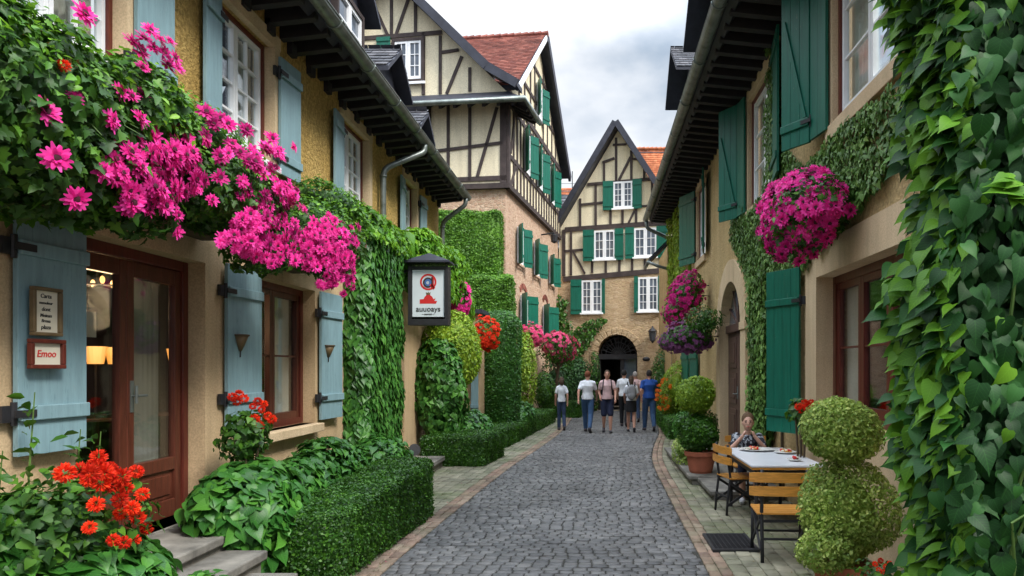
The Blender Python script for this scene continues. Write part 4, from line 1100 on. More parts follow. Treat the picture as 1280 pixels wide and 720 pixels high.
b.build('ridge_tiles', M['orangetile'], rr_)
# low annex between house A and house B
AX = thing('annex', 'small tan annex with a blue shutter between the clipped green column and the yellow-green bush', 'annex', (-4, 18, 0))
FX = Fr((-2.80, 17.2), (-1, 0), (0, -1))
b = MB(); b.box(-6, -2.8, 17.2, 20.5, 0, 3.1); b.build('wall', M['tan'], AX)
b = MB(); b.box(-6.1, -2.7, 17.1, 20.6, 3.1, 3.2); b.build('roof', M['timber2'], AX)
shutter(AX, FX, .10, .03, -.22, .55, 2.65, 0, 1, 'blue', hinges=False, planks=2) if False else None
b = MB(); b.box(-2.97, -2.80, 17.10, 17.14, .5, 2.6); s_ = b.build('shutter', M['blue'], AX); b = MB(); b.box(-2.98, -2.79, 17.075, 17.1, .85, .93); b.box(-2.98, -2.79, 17.075, 17.1, 2.3, 2.38); b.build('batten', M['blue'], s_)
# ================================================================== PLANTS
def plant(name, label, cat, loc, group=None): return thing(name, label, cat, loc, group)
def shear(p, k, y0, kz=0):
    p = p.copy(); p[:, 2] += (p[:, 1]-y0)*kz*np.clip(p[:, 2]/.5, 0, 1); p[:, 0] += (p[:, 1]-y0)*k; return p
def hedge(label, x0, x1, y0, y1, z1, n, k=0, kz=0, size=.026, mat='hedge', group='clipped box hedges', faces='xXyYZ', seed=3, rnd=.1, name='box_hedge', z0=0):
    h = plant(name, label, 'hedge', ((x0+x1)/2, y0, z0), group)
    p, nn = rbox(x0, x1, y0, y1, z0, z1, n, rnd, .022 if name == 'box_hedge' else .05, .02 if name == 'box_hedge' else .04, seed, faces)
    i_ = .05+max(0, rnd-.1)*.32; cv, cf = box_core(x0+i_, x1-i_, y0+i_, y1-i_, z0, z1-i_)
    grow('foliage', M[mat], h, shear(p, k, y0, kz), nn, size, T_SMALL, .8, -.1, .25, .5, (shear(cv, k, y0, kz), cf))
    return h
hedge('long clipped box hedge with a pale flat top nearest the camera, beside the entrance steps', -2.76, -2.10, 5.95, 8.85, .60, 40000, .045, .04, .025)
hedge('short squared box hedge in front of the yellow-green bush', -3.25, -2.05, 13.1, 14.7, .56, 17000, .12, 0, .032, faces='XyZ')
hedge('narrow box hedge curving away below the dark clipped column', -2.75, -2.0, 16.2, 24.0, .46, 19000, .085, 0, .038, faces='XyZ')
hedge('low box hedge across the foot of the far shrubs, left of the arched gateway', -2.0, -.55, 26, 27, .58, 5000, 0, 0, .05, faces='XyZ')
hedge('low box hedge along the right kerb below the yellow bush', 1.80, 2.55, 18.0, 24.2, .52, 12000, .03, 0, .038, faces='xyZ')
# clipped ivy blocks on the tall house
hedge('large square block of clipped ivy high on the pink stone wall', -4.95, -2.86, 21.55, 22.25, 6.55, 13000, 0, 0, .055, 'clip', 'clipped ivy blocks', 'XyZ', 5, .15, 'clipped_ivy', 4.6)
hedge('second, lower block of clipped ivy stepping out below the large square one', -4.0, -2.42, 20.8, 21.7, 4.52, 10000, 0, 0, .055, 'clip', 'clipped ivy blocks', 'XyZ', 6, .2, 'clipped_ivy', 3.2)
hedge('tall dark clipped column of ivy with a rounded shoulder', -3.0, -1.95, 18.0, 19.2, 3.25, 19000, 0, 0, .05, 'ivy', None, 'XyxZ', 7, .42, 'clipped_ivy')

# ivy on the left house
iv = plant('ivy', 'thick curtain of dark ivy on the tan wall between the blue shutter and the sign', 'ivy', (-3.4, 11, 0))
p1, n1 = rbox(-3.6, -3.12, 9.95, 11.75, .15, 3.95, 9500, .20, .03, .05, 8, 'XyZY')
grow('leaves', M['ivy'], iv, p1, n1, .092, T_HEART, .30, 1.4, .5, .3, box_core(-3.55, -3.24, 10.05, 11.6, .2, 3.8))
p2, n2 = rbox(-3.6, -3.05, 9.9, 12.0, 3.6, 4.12, 1500, .25, .09, .07, 9, 'XyZ')
grow('top_growth', M['ivybright'], iv, p2, n2, .075, T_LOBE, .6, .5, .6, .35, box_core(-3.5, -3.2, 10.1, 11.8, 3.5, 3.95))
iv = plant('ivy', 'bright green ivy arching along the wall above and behind the hanging sign', 'ivy', (-3.3, 14, 3.5))
p1, n1 = rbox(-3.6, -2.80, 12.2, 16.35, 3.15, 4.25, 5000, .32, .10, .08, 10, 'XyYZ')
grow('leaves', M['ivybright'], iv, p1, n1, .085, T_LOBE, .55, .8, .45, .35, box_core(-3.5, -3.08, 11.9, 16.1, 3.5, 4.05))
p1, n1 = rbox(-3.5, -2.78, 15.2, 16.5, 2.4, 3.6, 1600, .3, .08, .08, 11, 'XyY')
grow('hanging_leaves', M['ivybright'], iv, p1, n1, .08, T_LOBE, .55, .9, .35, .35, box_core(-3.45, -2.95, 15.4, 16.3, 2.5, 3.6))
bs = plant('bush', 'tall rounded yellow-green bush with dark leaves low on its left, behind the short square hedge', 'bush', (-3.0, 14.5, 0))
p, n_ = ell((-2.92, 14.6, 2.1), (.58, .62, .85), 5200, .12, .12, 3, 12)
grow('crown', M['yellowleaf'], bs, p, n_, .06, T_OVAL, .6, .2, .4, .3, ball_core((-2.92, 14.6, 2.1), (.58,.62,.85), .82))
p, n_ = ell((-3.08, 14.2, 1.35), (.52, .45, 1.05), 2400, .15, .15, 3, 13)
grow('lower_leaves', M['ivy'], bs, p, n_, .10, T_HEART, .5, .7, .3, .3, ball_core((-3.1, 14.3, 1.3), (.5,.42,1.05), .75))
b = MB(); b.tube([(-3.0,14.5,0),(-3.02,14.5,.6),(-2.95,14.55,1.6)], [.06,.05,.03]); b.build('stem', M['stem'], bs)
# low planting
def mound(label, c, r, n, size, mat='broad', T=T_BIG, seed=1, hang=.55, up=.7, jit=.45, name='foliage_plant', cat='plant', group=None, lum=.16, depth=.25, stems=0):
    h = plant(name, label, cat, (c[0], c[1], 0), group)
    p, nn = ell(c, r, n, lum, depth, 3, seed); k = p[:, 2] > .03; p, nn = p[k], nn[k]
    grow('foliage', M[mat], h, p, nn, size, T, jit, hang, up, .35, ball_core(c, r, .62))
    b = MB()
    for i in range(max(3, stems)):
        a = i*2.1; b.tube([(c[0]+.08*math.cos(a), c[1]+.08*math.sin(a), 0), (c[0]+r[0]*.3*math.cos(a), c[1]+r[1]*.3*math.sin(a), c[2])], [.018,.01], 6)
    b.build('stem', M['stem'] if stems else M['greenstem'], h)
    return h
mound('big broad-leaved plant spilling over the right end of the entrance steps', (-2.98, 6.18, .55), (.42, .66, .50), 1800, .098, seed=21)
h = mound('lower broad-leaved plant between the window sill and the long box hedge', (-3.08, 8.05, .52), (.38, 1.25, .46), 3200, .085, 'broad', T_BIG, 22)
mound('leafy ground plant at the foot of the ivy curtain', (-3.0, 9.9, .45), (.42, .7, .42), 1300, .08, seed=23)
mound('dark broad-leaved plants filling the bottom left corner beside the steps', (-3.0, 4.15, .35), (.55, .72, .52), 1900, .095, seed=24)
mound('pale leafy clump spilling beside the lowest step at the bottom left', (-2.55, 4.55, .16), (.34, .42, .30), 700, .08, 'broad', T_BIG, 25)
mound('dark leafy plant against the wall below the left blue shutter', (-3.25, 3.75, .80), (.25, .5, .36), 700, .09, seed=26)
mound('fresh green hostas at the foot of the yellow-green bush', (-2.75, 15.4, .55), (.55, .7, .38), 1100, .12, 'broad', T_OVAL, 27)
mound('fresh green hostas between the dark clipped column and the narrow hedge', (-2.1, 19.6, .55), (.45, .9, .35), 900, .12, 'broad', T_OVAL, 28)
mound('light green shrub climbing beside the doorway of the pink stone house', (-2.28, 22.9, 1.75), (.36, .45, 1.2), 2200, .085, 'yellowleaf', T_OVAL, 29, name='shrub', cat='shrub', stems=4)
mound('rounded leafy shrub beyond the climbing one, beside the pink stone wall', (-1.78, 25.0, 1.02), (.42, .5, .62), 1500, .08, 'hedge', T_OVAL, 30, name='shrub', cat='shrub', stems=4)
mound('dark green shrub left of the arched gateway', (-.75, 29.6, 1.2), (.6, .5, 1.25), 2200, .10, 'darkleaf', T_OVAL, 31, name='shrub', cat='shrub', stems=4)
mound('narrow green climber hugging the left jamb of the gateway arch', (-.05, 30.1, 1.3), (.22, .2, 1.2), 900, .09, 'hedge', T_OVAL, 32, name='shrub', cat='climber', stems=4)
mound('dark shrub filling the corner under the pink blossoming tree', (-1.5, 27.6, 1.0), (.7, .7, 1.3), 1800, .10, 'darkleaf', T_OVAL, 33, name='shrub', cat='shrub', stems=4)
mound('dark conical evergreen right of the gateway below the wall lantern', (2.45, 26.0, 1.15), (.55, .6, 1.35), 3000, .08, 'hedge', T_OVAL, 34, name='evergreen', cat='shrub', stems=4)
mound('bright yellow-green bush behind the right box hedge', (2.35, 20.8, 1.15), (.42, .8, .80), 2600, .07, 'yellowleaf', T_OVAL, 35, name='bush', cat='bush', stems=4)
mound('low green plants along the right wall behind the potted ball topiary', (2.1, 16.3, .42), (.36, 1.2, .42), 1700, .075, 'broad', T_OVAL, 36)
mound('loose grey-green plant spilling on the paving left of the terracotta pot', (1.60, 12.6, .35), (.30, .5, .30), 900, .05, 'topiary', T_OVAL, 37)
# tall wild stems in the left corner
wt = plant('wild_stems', 'slender wild stems with small leaves in front of the left blue shutter', 'plant', (-3.2, 3.9, 0))
b = MB(); P = []; Nn = []
for (x, y_, z) in ((-3.27,4.15,1.66),(-3.22,4.45,1.42),(-3.3,4.75,1.38),(-3.25,3.9,1.35)):
    b.tube([(x+.05,y_,.5),(x,y_,z*.7),(x+.02,y_+.02,z)], [.008,.006,.003], 5)
    for k in range(30):
        t = k/30; P.append((x+random.uniform(-.03,.03), y_+random.uniform(-.03,.03), .8+(z-.8)*t)); Nn.append((random.uniform(-1,1), random.uniform(-1,1), .8))
b.build('stem', M['greenstem'], wt); grow('leaves', M['hedge'], wt, np.array(P), np.array(Nn), .07, T_OVAL, .4, .0, .3, .4)

# -------- trailing pink flowers along the left house
def flowerplant(label, c, r, n_leaf, leaf=.055, group='magenta flowers trailing along the upper wall', extra=(), T=T_LOBE, mat='garland', name='trailing_flowers', cat='flowers', core=.7, box=True):
    h = plant(name, label, cat, c, group)
    p, nn = ell(c, r, n_leaf, .2, .28, 3.5, int(abs(c[1])*10)); cs = [ball_core(c, r, core)]
    for cc, rr, k in extra:
        q, m = ell(cc, rr, k, .22, .3, 4, int(abs(cc[1])*13)); p = np.vstack([p, q]); nn = np.vstack([nn, m]); cs.append(ball_core(cc, rr, core*.9, 10, 7))
    grow('foliage', M[mat], h, p, nn, leaf, T, .7, .55, .4, .45, join_core(*cs))
    sh = c[2]+r[2]*.15; s2_ = p[:, 2] > sh; idx = np.where(s2_)[0]; idx = idx[RNG.uniform(size=len(idx)) < .45]
    grow('top_lit_leaves', M['ivybright'], h, p[idx]+nn[idx]*.04, nn[idx], leaf*.8, T_OVAL, .8, .0, .8, .5)  # brighter leaves over the upper half put top light into the colour
    # fine sprigs standing out of the mass
    b = MB()
    for i in range(60):
        d = rv(1)[0]; d[2] = abs(d[2])*.8-.25
        a = np.array(c)+d*np.array(r)*.8; e = np.array(c)+d*np.array(r)*random.uniform(1.1, 1.3)+np.array([0,0,-.04]); b.tube([tuple(a), tuple((a+e)/2+np.array([0,0,.03])), tuple(e)], [.005,.004,.002], 4)
    b.build('sprigs', M['greenstem'], h)
    if box:
        b = MB(); X = -3.48 if c[0] < 0 else 2.3
        b.box(X, X+.26, c[1]-.5, c[1]+.5, c[2]-.30, c[2]-.08); b.build('planter', M['stem'], h, bevel=.01)
    return h
def out(p, c, k=(1.0,-.55,.25)):
    d = Vector(p)-Vector(c); d.normalize(); v = d*.45+Vector(k)*.7+Vector(rv(1)[0])*.3; return v
def bloom_px(h, c, items, X, r, kind='gerbera', mat='pink', k=(1.0,-.55,.25)):
    """items: (px, py) singles or (px, py, spread x, spread y, n); X the depth plane of the plant's outer face"""
    for it in items:
        pts = [it[:2]] if len(it) == 2 else [(it[0]+RNG.normal()*it[2]*.5, it[1]+RNG.normal()*it[3]*.5) for _ in range(it[4])]
        for q in pts:
            p = onX(q[0], q[1], X+random.uniform(-.08, .08)); flower(h, p, out(p, c, k), r*random.uniform(.7, 1.1), kind, mat)
    P = []; N = []
    for it in items:
        if len(it) > 2:
            for _ in range(int(it[4]*.9)):
                p = onX(it[0]+RNG.normal()*it[2]*.62, it[1]+RNG.normal()*it[3]*.62, X-.03+random.uniform(-.10, .05)); P.append(p); N.append(tuple(out(p, c, k)))
    if P: blossoms(h, np.array(P), np.array(N), r*.80, mat, kind)
c1 = (-3.08, 3.95, 3.18)
g1 = flowerplant('largest, leafiest mass of magenta flowers at the top left corner above the framed notices', c1, (.36, .95, .52), 4200, .062,
     extra=(((-3.1,3.3,3.45),(.34,.6,.5),1300), ((-3.0,4.75,3.42),(.30,.55,.36),1700), ((-2.95,4.45,2.95),(.25,.5,.3),900)))
bloom_px(g1, c1, [(105,17),(95,122),(58,140),(138,150),(71,198),(95,249),(188,38),(180,48),(165,52),(200,50),(192,60),(205,66),(212,52),(218,72),(175,64),(178,84),(222,85),(210,82),
     (150,115),(178,118),(165,120),(152,182),(148,208),(141,150),(128,214),(145,222),(172,176),(175,148),(165,225,28,30,12),(205,200,38,34,22),(235,215,30,34,18),(190,240,40,22,14),(215,265,18,12,3)], -2.72, .068)
bloom_px(g1, c1, [(80,82)], -2.72, .05, 'ball', 'red')
c2 = (-3.0, 5.85, 3.22)
g2 = flowerplant('middle mass of magenta flowers hanging over the tan reveal of the glazed door', c2, (.34, .85, .42), 4200, .044,
     extra=(((-3.0,5.3,3.5),(.28,.5,.3),1500), ((-2.95,6.3,2.85),(.25,.5,.28),900)))
bloom_px(g2, c2, [(258,140),(275,148),(267,155),(308,162),(285,192),(275,195),(300,190),(340,173),(265,250),(303,272),(285,155),(290,180),(275,222),(310,200),(322,212),(345,190),(300,245),(310,238),
     (335,205,26,20,10),(345,245,24,24,14),(325,285,34,32,22),(355,290,26,30,16),(300,300,24,20,8),(340,325,20,8,4),(365,245,12,14,5)], -2.66, .066)
c3 = (-2.95, 7.75, 3.18)
g3 = flowerplant('densest ball of magenta flowers, the one next to the ivy above the lower window', c3, (.34, .80, .42), 2800, .046,
     extra=(((-3.05,8.3,3.65),(.3,.9,.22),1800),))
bloom_px(g3, c3, [(405,290,26,18,22),(425,305,22,24,28),(400,320,28,22,20),(430,325,18,24,14),(415,345,24,16,12),(440,300),(446,302),(385,310)], -2.62, .062)
# -------- hanging baskets on the right
def basket(label, c, r, n_leaf, nfl, rf, matn, kind='gerbera', individual=True, leafmat_='garland', leaf=.05, bias=(-.5,-.7,-.1), thr=-.1, group='hanging flower baskets on the right house', T=T_LOBE, wall=2.6, blobs=(), fill=0):
    h = plant('hanging_basket', label, 'flower basket', c, group)
    p, nn = ell(c, r, n_leaf, .15, .2, 4, int(c[1]*7)); bl = [(np.array(c), np.array(r))]+[(np.array(c)+np.array(o_), np.array(q_)) for o_, q_ in blobs]; cs = [ball_core(c, r, .72)]
    for bc, br in bl[1:]:
        q, m = ell(bc, br, n_leaf//3, .2, .25, 4, 7); p = np.vstack([p, q]); nn = np.vstack([nn, m]); cs.append(ball_core(bc, br, .6, 10, 7))
    grow('foliage', M[leafmat_], h, p, nn, leaf, T, .7, .5, .4, .45, join_core(*cs))
    bz = np.array(bias); P = []; Nn = []
    while len(P) < nfl:
        d = rv(1)[0]
        bc, br = bl[0] if (len(bl) == 1 or random.random() < .5) else random.choice(bl[1:])
        if d@bz > thr:
            kk = 1+(.0 if individual else .22)*float(lump((d*br*3)[None], 3, 5)[0]); P.append(bc+d*br*kk*random.uniform(.92, 1.14)+np.array([0,0,-.10*max(0,-d[1])])); Nn.append(d+np.array([0,-.4,.1]))
    if individual:
        for a, q in zip(P, Nn): flower(h, a, q, rf, kind, matn)
    else: blossoms(h, P, Nn, rf, matn, kind)
    if fill:
        P = []; Nn = []
        while len(P) < fill:
            d = rv(1)[0]
            if d@bz > thr+.05: 
                bc, br = bl[0] if random.random() < .5 else random.choice(bl[1:]); P.append(bc+d*br*random.uniform(.90, 1.06)); Nn.append(d+np.array([0,-.4,.1]))
        blossoms(h, np.array(P), np.array(Nn), rf*.85, matn, kind)
    b = MB(); b.lathe([(.02,-.18),(.14,-.14),(.2,0),(.21,.02)], (c[0], c[1], c[2]), 16); b.build('pot', M['stem'], h)
    b = MB(); s = 1 if wall > 0 else -1
    b.tube([(wall-.01*s, c[1], c[2]+r[2]*.6), (c[0], c[1], c[2]+r[2]*.75), (c[0], c[1], c[2]+.02)], .012, 6); b.tube([(wall-.01*s, c[1], c[2]+.0), (c[0], c[1], c[2]+.05)], .010, 6)
    b.build('bracket', M['iron'], h)
    return h
basket('big magenta flower basket above the dark-framed lower window, beside the large-leaved vine', (2.16, 7.40, 3.42), (.38, .46, .40), 2200, 99, .080, 'pink', thr=-.05, bias=(-.75,-.6,-.05), blobs=(((-.10,.12,-.16),(.32,.38,.30)),((.10,-.34,.02),(.22,.24,.24)),((-.05,.22,.12),(.32,.34,.28))), fill=190)
basket('magenta flower basket by the far upper window, above the purple one', (2.08, 16.5, 3.45), (.36, .50, .40), 1400, 330, .06, 'pink', 'gerbera', False, thr=-.3, blobs=(((-.25,0,-.35),(.28,.4,.32)),((.12,0,.3),(.25,.4,.25))))
basket('purple flower basket with a green trailing top beside the arched doorway', (1.92, 15.0, 2.45), (.46, .50, .30), 1200, 420, .045, 'purple', 'gerbera', False, bias=(-.5,-.5,-.3), thr=-.25, leafmat_='hedge', blobs=(((-.30,0,-.08),(.28,.35,.2)),((.25,0,-.06),(.25,.35,.18))))
p = plant('trailing_plant', 'feathery green plant trailing beside the arch over the purple basket', 'plant', (2.25, 14.9, 2.75))
q, nn = ell((2.22, 14.75, 2.78), (.34, .45, .28), 1300, .45, .6, 3, 61); grow('foliage', M['hedge'], p, q, nn, .075, T_LANCE, .9, .3, .5, .5, ball_core((2.25,14.9,2.74), (.3,.4,.2), .5))
basket('small magenta flower basket peeping out behind the hanging sign', (-2.93, 15.3, 3.28), (.26, .30, .36), 500, 130, .055, 'pink', 'gerbera', False, group='flower baskets on the left side', wall=-3.5, bias=(.5,-.7,0), thr=-.3)
basket('basket of scarlet and orange flowers over the blue shutter of the annex', (-2.58, 16.9, 2.62), (.30, .34, .34), 500, 150, .06, 'red', 'gerbera', False, group='flower baskets on the left side', wall=-2.8, bias=(.5,-.7,0), thr=-.3)
basket('rose pink flower box under the nearer ground floor window of the pink stone house', (-2.12, 23.9, 2.88), (.34, .75, .36), 900, 260, .06, 'pinklight', 'gerbera', False, group='flower baskets on the left side', wall=-2.5, bias=(.5,-.7,0), thr=-.3)
# blossoming tree by the far left wall
tr = plant('blossoming_tree', 'small tree with rose pink blossoms on a slim trunk before the pink stone house', 'tree', (-1.45, 26.2, 0))
b = MB(); b.tube([(-1.45,26.2,0),(-1.47,26.2,.9),(-1.38,26.2,1.7),(-1.4,26.2,2.5)], [.07,.06,.05,.03]); b.tube([(-1.42,26.2,1.6),(-1.75,26.1,2.4)], [.035,.02]); b.tube([(-1.4,26.2,1.7),(-1.05,26.1,2.3)], [.035,.02]); b.build('trunk', M['stem'], tr)
q, nn = ell((-1.4,26.2,2.55), (.62,.6,.60), 1500, .3, .4, 3, 63); grow('crown', M['garland'], tr, q, nn, .09, T_OVAL, .8, .4, .3)
q, nn = ell((-1.4,26.2,2.6), (.66,.6,.62), 260, .3, .2, 3, 64); blossoms(tr, q, nn, .07, 'pinklight', 'gerbera')
# geraniums
def geranium(label, c, r, pts, X, rf, n, leaf=.06, stems=True, k=(.9,-.6,.4), extra=0):
    h = plant('red_geranium', label, 'flowers', (c[0], c[1], 0), 'scarlet geraniums')
    q, nn = ell(c, r, n, .38, .5, 5, int(c[1]*17)); grow('foliage', M['garland'], h, q, nn, leaf, T_HEART, .7, .3, .5, .5, ball_core(c, r, .38))
    b = MB()
    for i in range(6):
        a = i*1.05; b.tube([(c[0],c[1],.02), (c[0]+r[0]*.5*math.cos(a), c[1]+r[1]*.5*math.sin(a), c[2])], [.015,.008], 6)
    b.build('stem', M['stem'], h)
    for q in pts:
        p = onX(q[0], q[1], X+random.uniform(-.06, .06)); flower(h, p, out(p, c, k), rf*random.uniform(.85, 1.15), 'ball', 'red')
    return h
geranium('large scarlet geranium in the bottom left corner beside the entrance steps', (-2.95, 4.0, .90), (.30, .42, .36),
   [(123,571),(81,591),(100,588),(113,592),(137,586),(110,600),(126,604),(141,606),(152,596),(158,610),(131,590),(170,589),(178,618),(120,630),(150,642),(165,635),(172,646),(112,659),(142,675),(155,678),(168,675),(183,661),(150,625),(118,583)], -2.62, .046, 1300, .05)
geranium('smaller scarlet geranium standing before the middle blue shutter', (-3.08, 6.35, 1.22), (.20, .30, .26),
   [(290,496),(299,493),(305,498),(316,508),(322,502),(327,512),(335,520),(318,524),(325,532),(340,524),(330,505),(296,502)], -2.95, .045, 650, .045)
geranium('scarlet geranium on the sill behind the near topiary', (2.42, 8.5, 1.30), (.14, .2, .14), [(998,508),(1006,504),(1014,503),(1002,512),(1011,508),(1019,507)], 2.36, .055, 200, k=(-.6,-.8,.3))
geranium('low pink-red flowers at the foot of the large-leaved vine', (1.95, 4.95, .35), (.2, .2, .12), [(1094,705),(1101,701),(1107,708),(1098,712),(1112,704),(1104,715)], 1.9, .02, 200, .03, k=(-.6,-.8,.4))
h = plant('orange_flowers', 'orange flowers on the right box hedge below the evergreen', 'flowers', (1.9, 20.3, 0))
q, nn = ell((1.95,20.2,.95), (.18,.25,.5), 700, .3, .3, 3, 71); grow('foliage', M['yellowleaf'], h, q, nn, .06, T_OVAL, .7, .3, .4)
q, nn = ell((1.92,20.1,.98), (.2,.25,.45), 45, .3, .1, 3, 72); blossoms(h, q, nn, .05, 'orange')
# -------- ivy on the right house
def upoly(fr, L): return [fr.uz(*q) for q in L]
iv = plant('ivy', 'small-leaved ivy spreading over the right wall round the green shutters and the arch', 'ivy', (2.6, 10, 0))
L = [(966,55),(986,60),(986,190),(1012,203),(1100,128),(1150,80),(1165,190),(1120,215),(1085,262),(1060,290),(1004,330),(1001,345),(970,352),(970,590),(944,590),(944,400),(937,345),(920,305),(918,275),(940,258),(962,232)]
q, nn = patch(FD, upoly(FD, L), 1500, .03, .07, 3, .12); grow('leaves', M['wallivy'], iv, q, nn, .052, T_HEART, .45, .7, .3, .35)
L = [(970,345),(946,345),(946,595),(970,595)]
q, nn = patch(FD, upoly(FD, L), 1300, .04, .14, 3); grow('thick_growth', M['wallivy'], iv, q, nn, .07, T_HEART, .45, .7, .3, .35)
b = MB()
for (u, z0_, z1_) in ((9.9,0,3.4),(10.6,0,4.2),(11.2,0,3.8)): b.tube([FD.P(u,z0_,.03), FD.P(u+.1,(z0_+z1_)/2,.03), FD.P(u-.15,z1_,.03)], [.025,.018,.01], 6)
b.build('stem', M['stem'], iv)
iv = plant('ivy', 'yellow-green ivy on the far corner of the right house beside the downpipe', 'ivy', (2.5, 22, 4))
q, nn = rbox(2.28, 2.7, 19.6, 23.0, 3.3, 6.45, 3000, .15, .1, .08, 15, 'xyY'); grow('leaves', M['yellowleaf'], iv, q, nn, .095, T_LOBE, .5, .6, .4)
iv = plant('climbing_plant', 'loose green creeper on the left of the brown stone wall above the gateway', 'climber', FC.P(1, 3, .1))
L = [(698,505),(698,440),(697,372),(703,366),(708,392),(722,410),(738,400),(752,398),(760,404),(745,418),(735,432),(728,455),(716,505)]
q, nn = patch(FC, upoly(FC, L), 420, .04, .35, 4, .2); grow('leaves', M['hedge'], iv, q, nn, .13, T_OVAL, .6, .5, .4)
b = MB(); b.tube([FC.P(.4,0,.1), FC.P(.5,2.5,.08), FC.P(1.4,3.6,.08), FC.P(2.0,3.95,.08)], [.04,.03,.02,.01], 6); b.tube([FC.P(.5,2.5,.08), FC.P(.15,5.0,.06)], [.02,.008], 6); b.build('stem', M['stem'], iv)

# -------- large-leaved vine on the pillar, right foreground
pl = thing('wall_pillar', 'rendered pillar at the right edge hidden under the large-leaved vine', 'pillar', (2, 3.2, 0))
b = MB(); b.box(1.63, 2.6, 3.12, 3.40, 0, 4.3); b.box(1.60, 2.6, 3.09, 3.43, 4.3, 4.4); b.build('shaft', M['tan'], pl)
vn = plant('large_leaved_vine', 'vine with large heart-shaped serrated leaves covering the right edge of the view', 'vine', (1.7, 3.0, 0))
# overlapping rows of leaves on the front
P = []; Nn = []; SZ = []
z = -.05
while z < 4.4:
    x = 1.46+random.uniform(0, .08)
    while x < 2.6:
        for lay in (0, 1):
            P.append((x+random.gauss(0,.03), 2.98-.14*lay*random.uniform(.2,1.2)+random.uniform(-.03,.05), z+random.gauss(0,.035)+.04*lay)); Nn.append((-.2+random.gauss(0,.36), -1, .40+random.gauss(0,.34))); SZ.append(random.choice((random.uniform(.045,.07), random.uniform(.07,.102))))
        x += .062
    z += .058
P = np.array(P); Nn = np.array(Nn); SZ = np.array(SZ)
def vleaves(name, mat, P, Nn, SZ, T=T_VINE, sway=.35, core=None, tip=(0,0,-1.)):
    tp = np.array(tip)+RNG.normal(size=(len(P),3))*sway
    V, Fq, UV = place(T, P, Nn, tp, SZ)
    return tri_mesh(name, V, Fq, M[mat], vn, smooth=True, uv=UV)
k = RNG.uniform(size=len(P)) < .955
Q = np.stack([RNG.uniform(1.53, 2.6, 2600), 3.07+RNG.uniform(-.04, .02, 2600), RNG.uniform(-.05, 4.4, 2600)], 1)
Q2 = np.stack([1.59+RNG.uniform(-.03, .02, 900), RNG.uniform(3.06, 3.46, 900), RNG.uniform(-.05, 4.4, 900)], 1)
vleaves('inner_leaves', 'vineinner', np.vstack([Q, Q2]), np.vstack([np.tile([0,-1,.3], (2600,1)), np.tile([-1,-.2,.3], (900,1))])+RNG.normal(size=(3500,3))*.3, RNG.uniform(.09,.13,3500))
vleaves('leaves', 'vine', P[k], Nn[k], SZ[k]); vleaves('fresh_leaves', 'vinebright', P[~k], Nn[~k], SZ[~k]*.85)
P = []; Nn = []; SZ = []
for i in range(3000):    # loose side shoots towards the lane
    z = random.uniform(-.05, 4.4); y_ = random.uniform(2.92, 3.45); bul = .05*math.sin(z*4.1)+.04*math.sin(z*9+1)
    P.append((1.51-min(.12, abs(random.gauss(0, .055)))-bul*.8+.03, y_, z)); Nn.append((-.35+random.gauss(0,.35), -.55+random.gauss(0,.35), .75+random.gauss(0,.3))); SZ.append(random.uniform(.05,.10))
P = np.array(P); Nn = np.array(Nn); SZ = np.array(SZ); k = RNG.uniform(size=len(P)) < .42
vleaves('side_leaves', 'vine', P[k], Nn[k], SZ[k], T_VINE, .4, None, (-.8,-.1,-.7)); vleaves('fresh_side_leaves', 'vinebright', P[~k], Nn[~k], SZ[~k], T_VINE, .4, None, (-.9,-.1,-.6))
b = MB()
for i in range(14):
    x, z = random.uniform(1.55, 2.0), random.uniform(.3, 3.6)
    b.tube([(x, 2.97, z-.5), (x+random.uniform(-.05,.05), 2.90, z-.2), (x+random.uniform(-.08,.08), 2.80, z), (x+random.uniform(-.1,.1), 2.76, z+.1)], [.009,.007,.005,.003], 6)
b.build('vine_stem', M['greenstem'], vn)
P = []; Nn = []; SZ = []; TP = []
for (cx_, cz_) in ((1.62,2.50),):      # rosettes of young leaves
    for k in range(11):
        a = k*.58+random.uniform(-.3,.3); P.append((cx_+random.uniform(-.02,.02), 2.80, cz_+random.uniform(-.05,.04))); TP.append((math.cos(a), -.25, math.sin(a)*.7+.1)); Nn.append((-math.cos(a)*.35, -.65, .75)); SZ.append(random.uniform(.05,.11))
V_, F_, U_ = place(T_VINE, np.array(P), np.array(Nn, float), np.array(TP), np.array(SZ)); tri_mesh('young_leaves', V_, F_, M['vinebright'], vn, smooth=True, uv=U_)

# -------- topiaries
def pot(name_parent, c, r, h, parent):
    b = MB(); b.lathe([(0,.0),(r*.68,0),(r*.74,h*.1),(r*.92,h*.78),(r*1.04,h*.80),(r*1.06,h*.99),(r*.98,h),(r*.93,h*.9),(0,h*.88)], c, 32); return b.build('pot', M['terracotta'], parent, smooth=False)
t1 = plant('potted_topiary', 'near two-tiered pale green topiary in a terracotta pot, in front of the chair', 'topiary', (1.95, 5.75, 0), 'topiaries in terracotta pots')
pot('', (1.95,5.75,0), .23, .26, t1)
q, nn = ell((1.95,5.75,1.29), (.335,.335,.29), 10500, .20, .30, 2.6, 81); grow('upper_ball', M['topiary'], t1, q, nn, .027, T_OVAL, .9, .1, .3, .5, ball_core((1.95,5.75,1.29), (.335,.335,.29), .76))
q_, n_ = ell((1.80,5.62,.38), (.24,.22,.20), 3000, .25, .3, 3, 88)
q, nn = ell((2.0,5.8,.60), (.37,.37,.46), 12000, .30, .32, 2.4, 82); q = np.vstack([q, q_]); nn = np.vstack([nn, n_]); grow('lower_ball', M['topiary'], t1, q, nn, .027, T_OVAL, .9, .2, .3, .5, ball_core((2.0,5.8,.62), (.34,.34,.42), .70))
b = MB(); b.tube([(1.95,5.75,.3),(1.95,5.75,1.3)], .03); b.build('stem', M['stem'], t1)
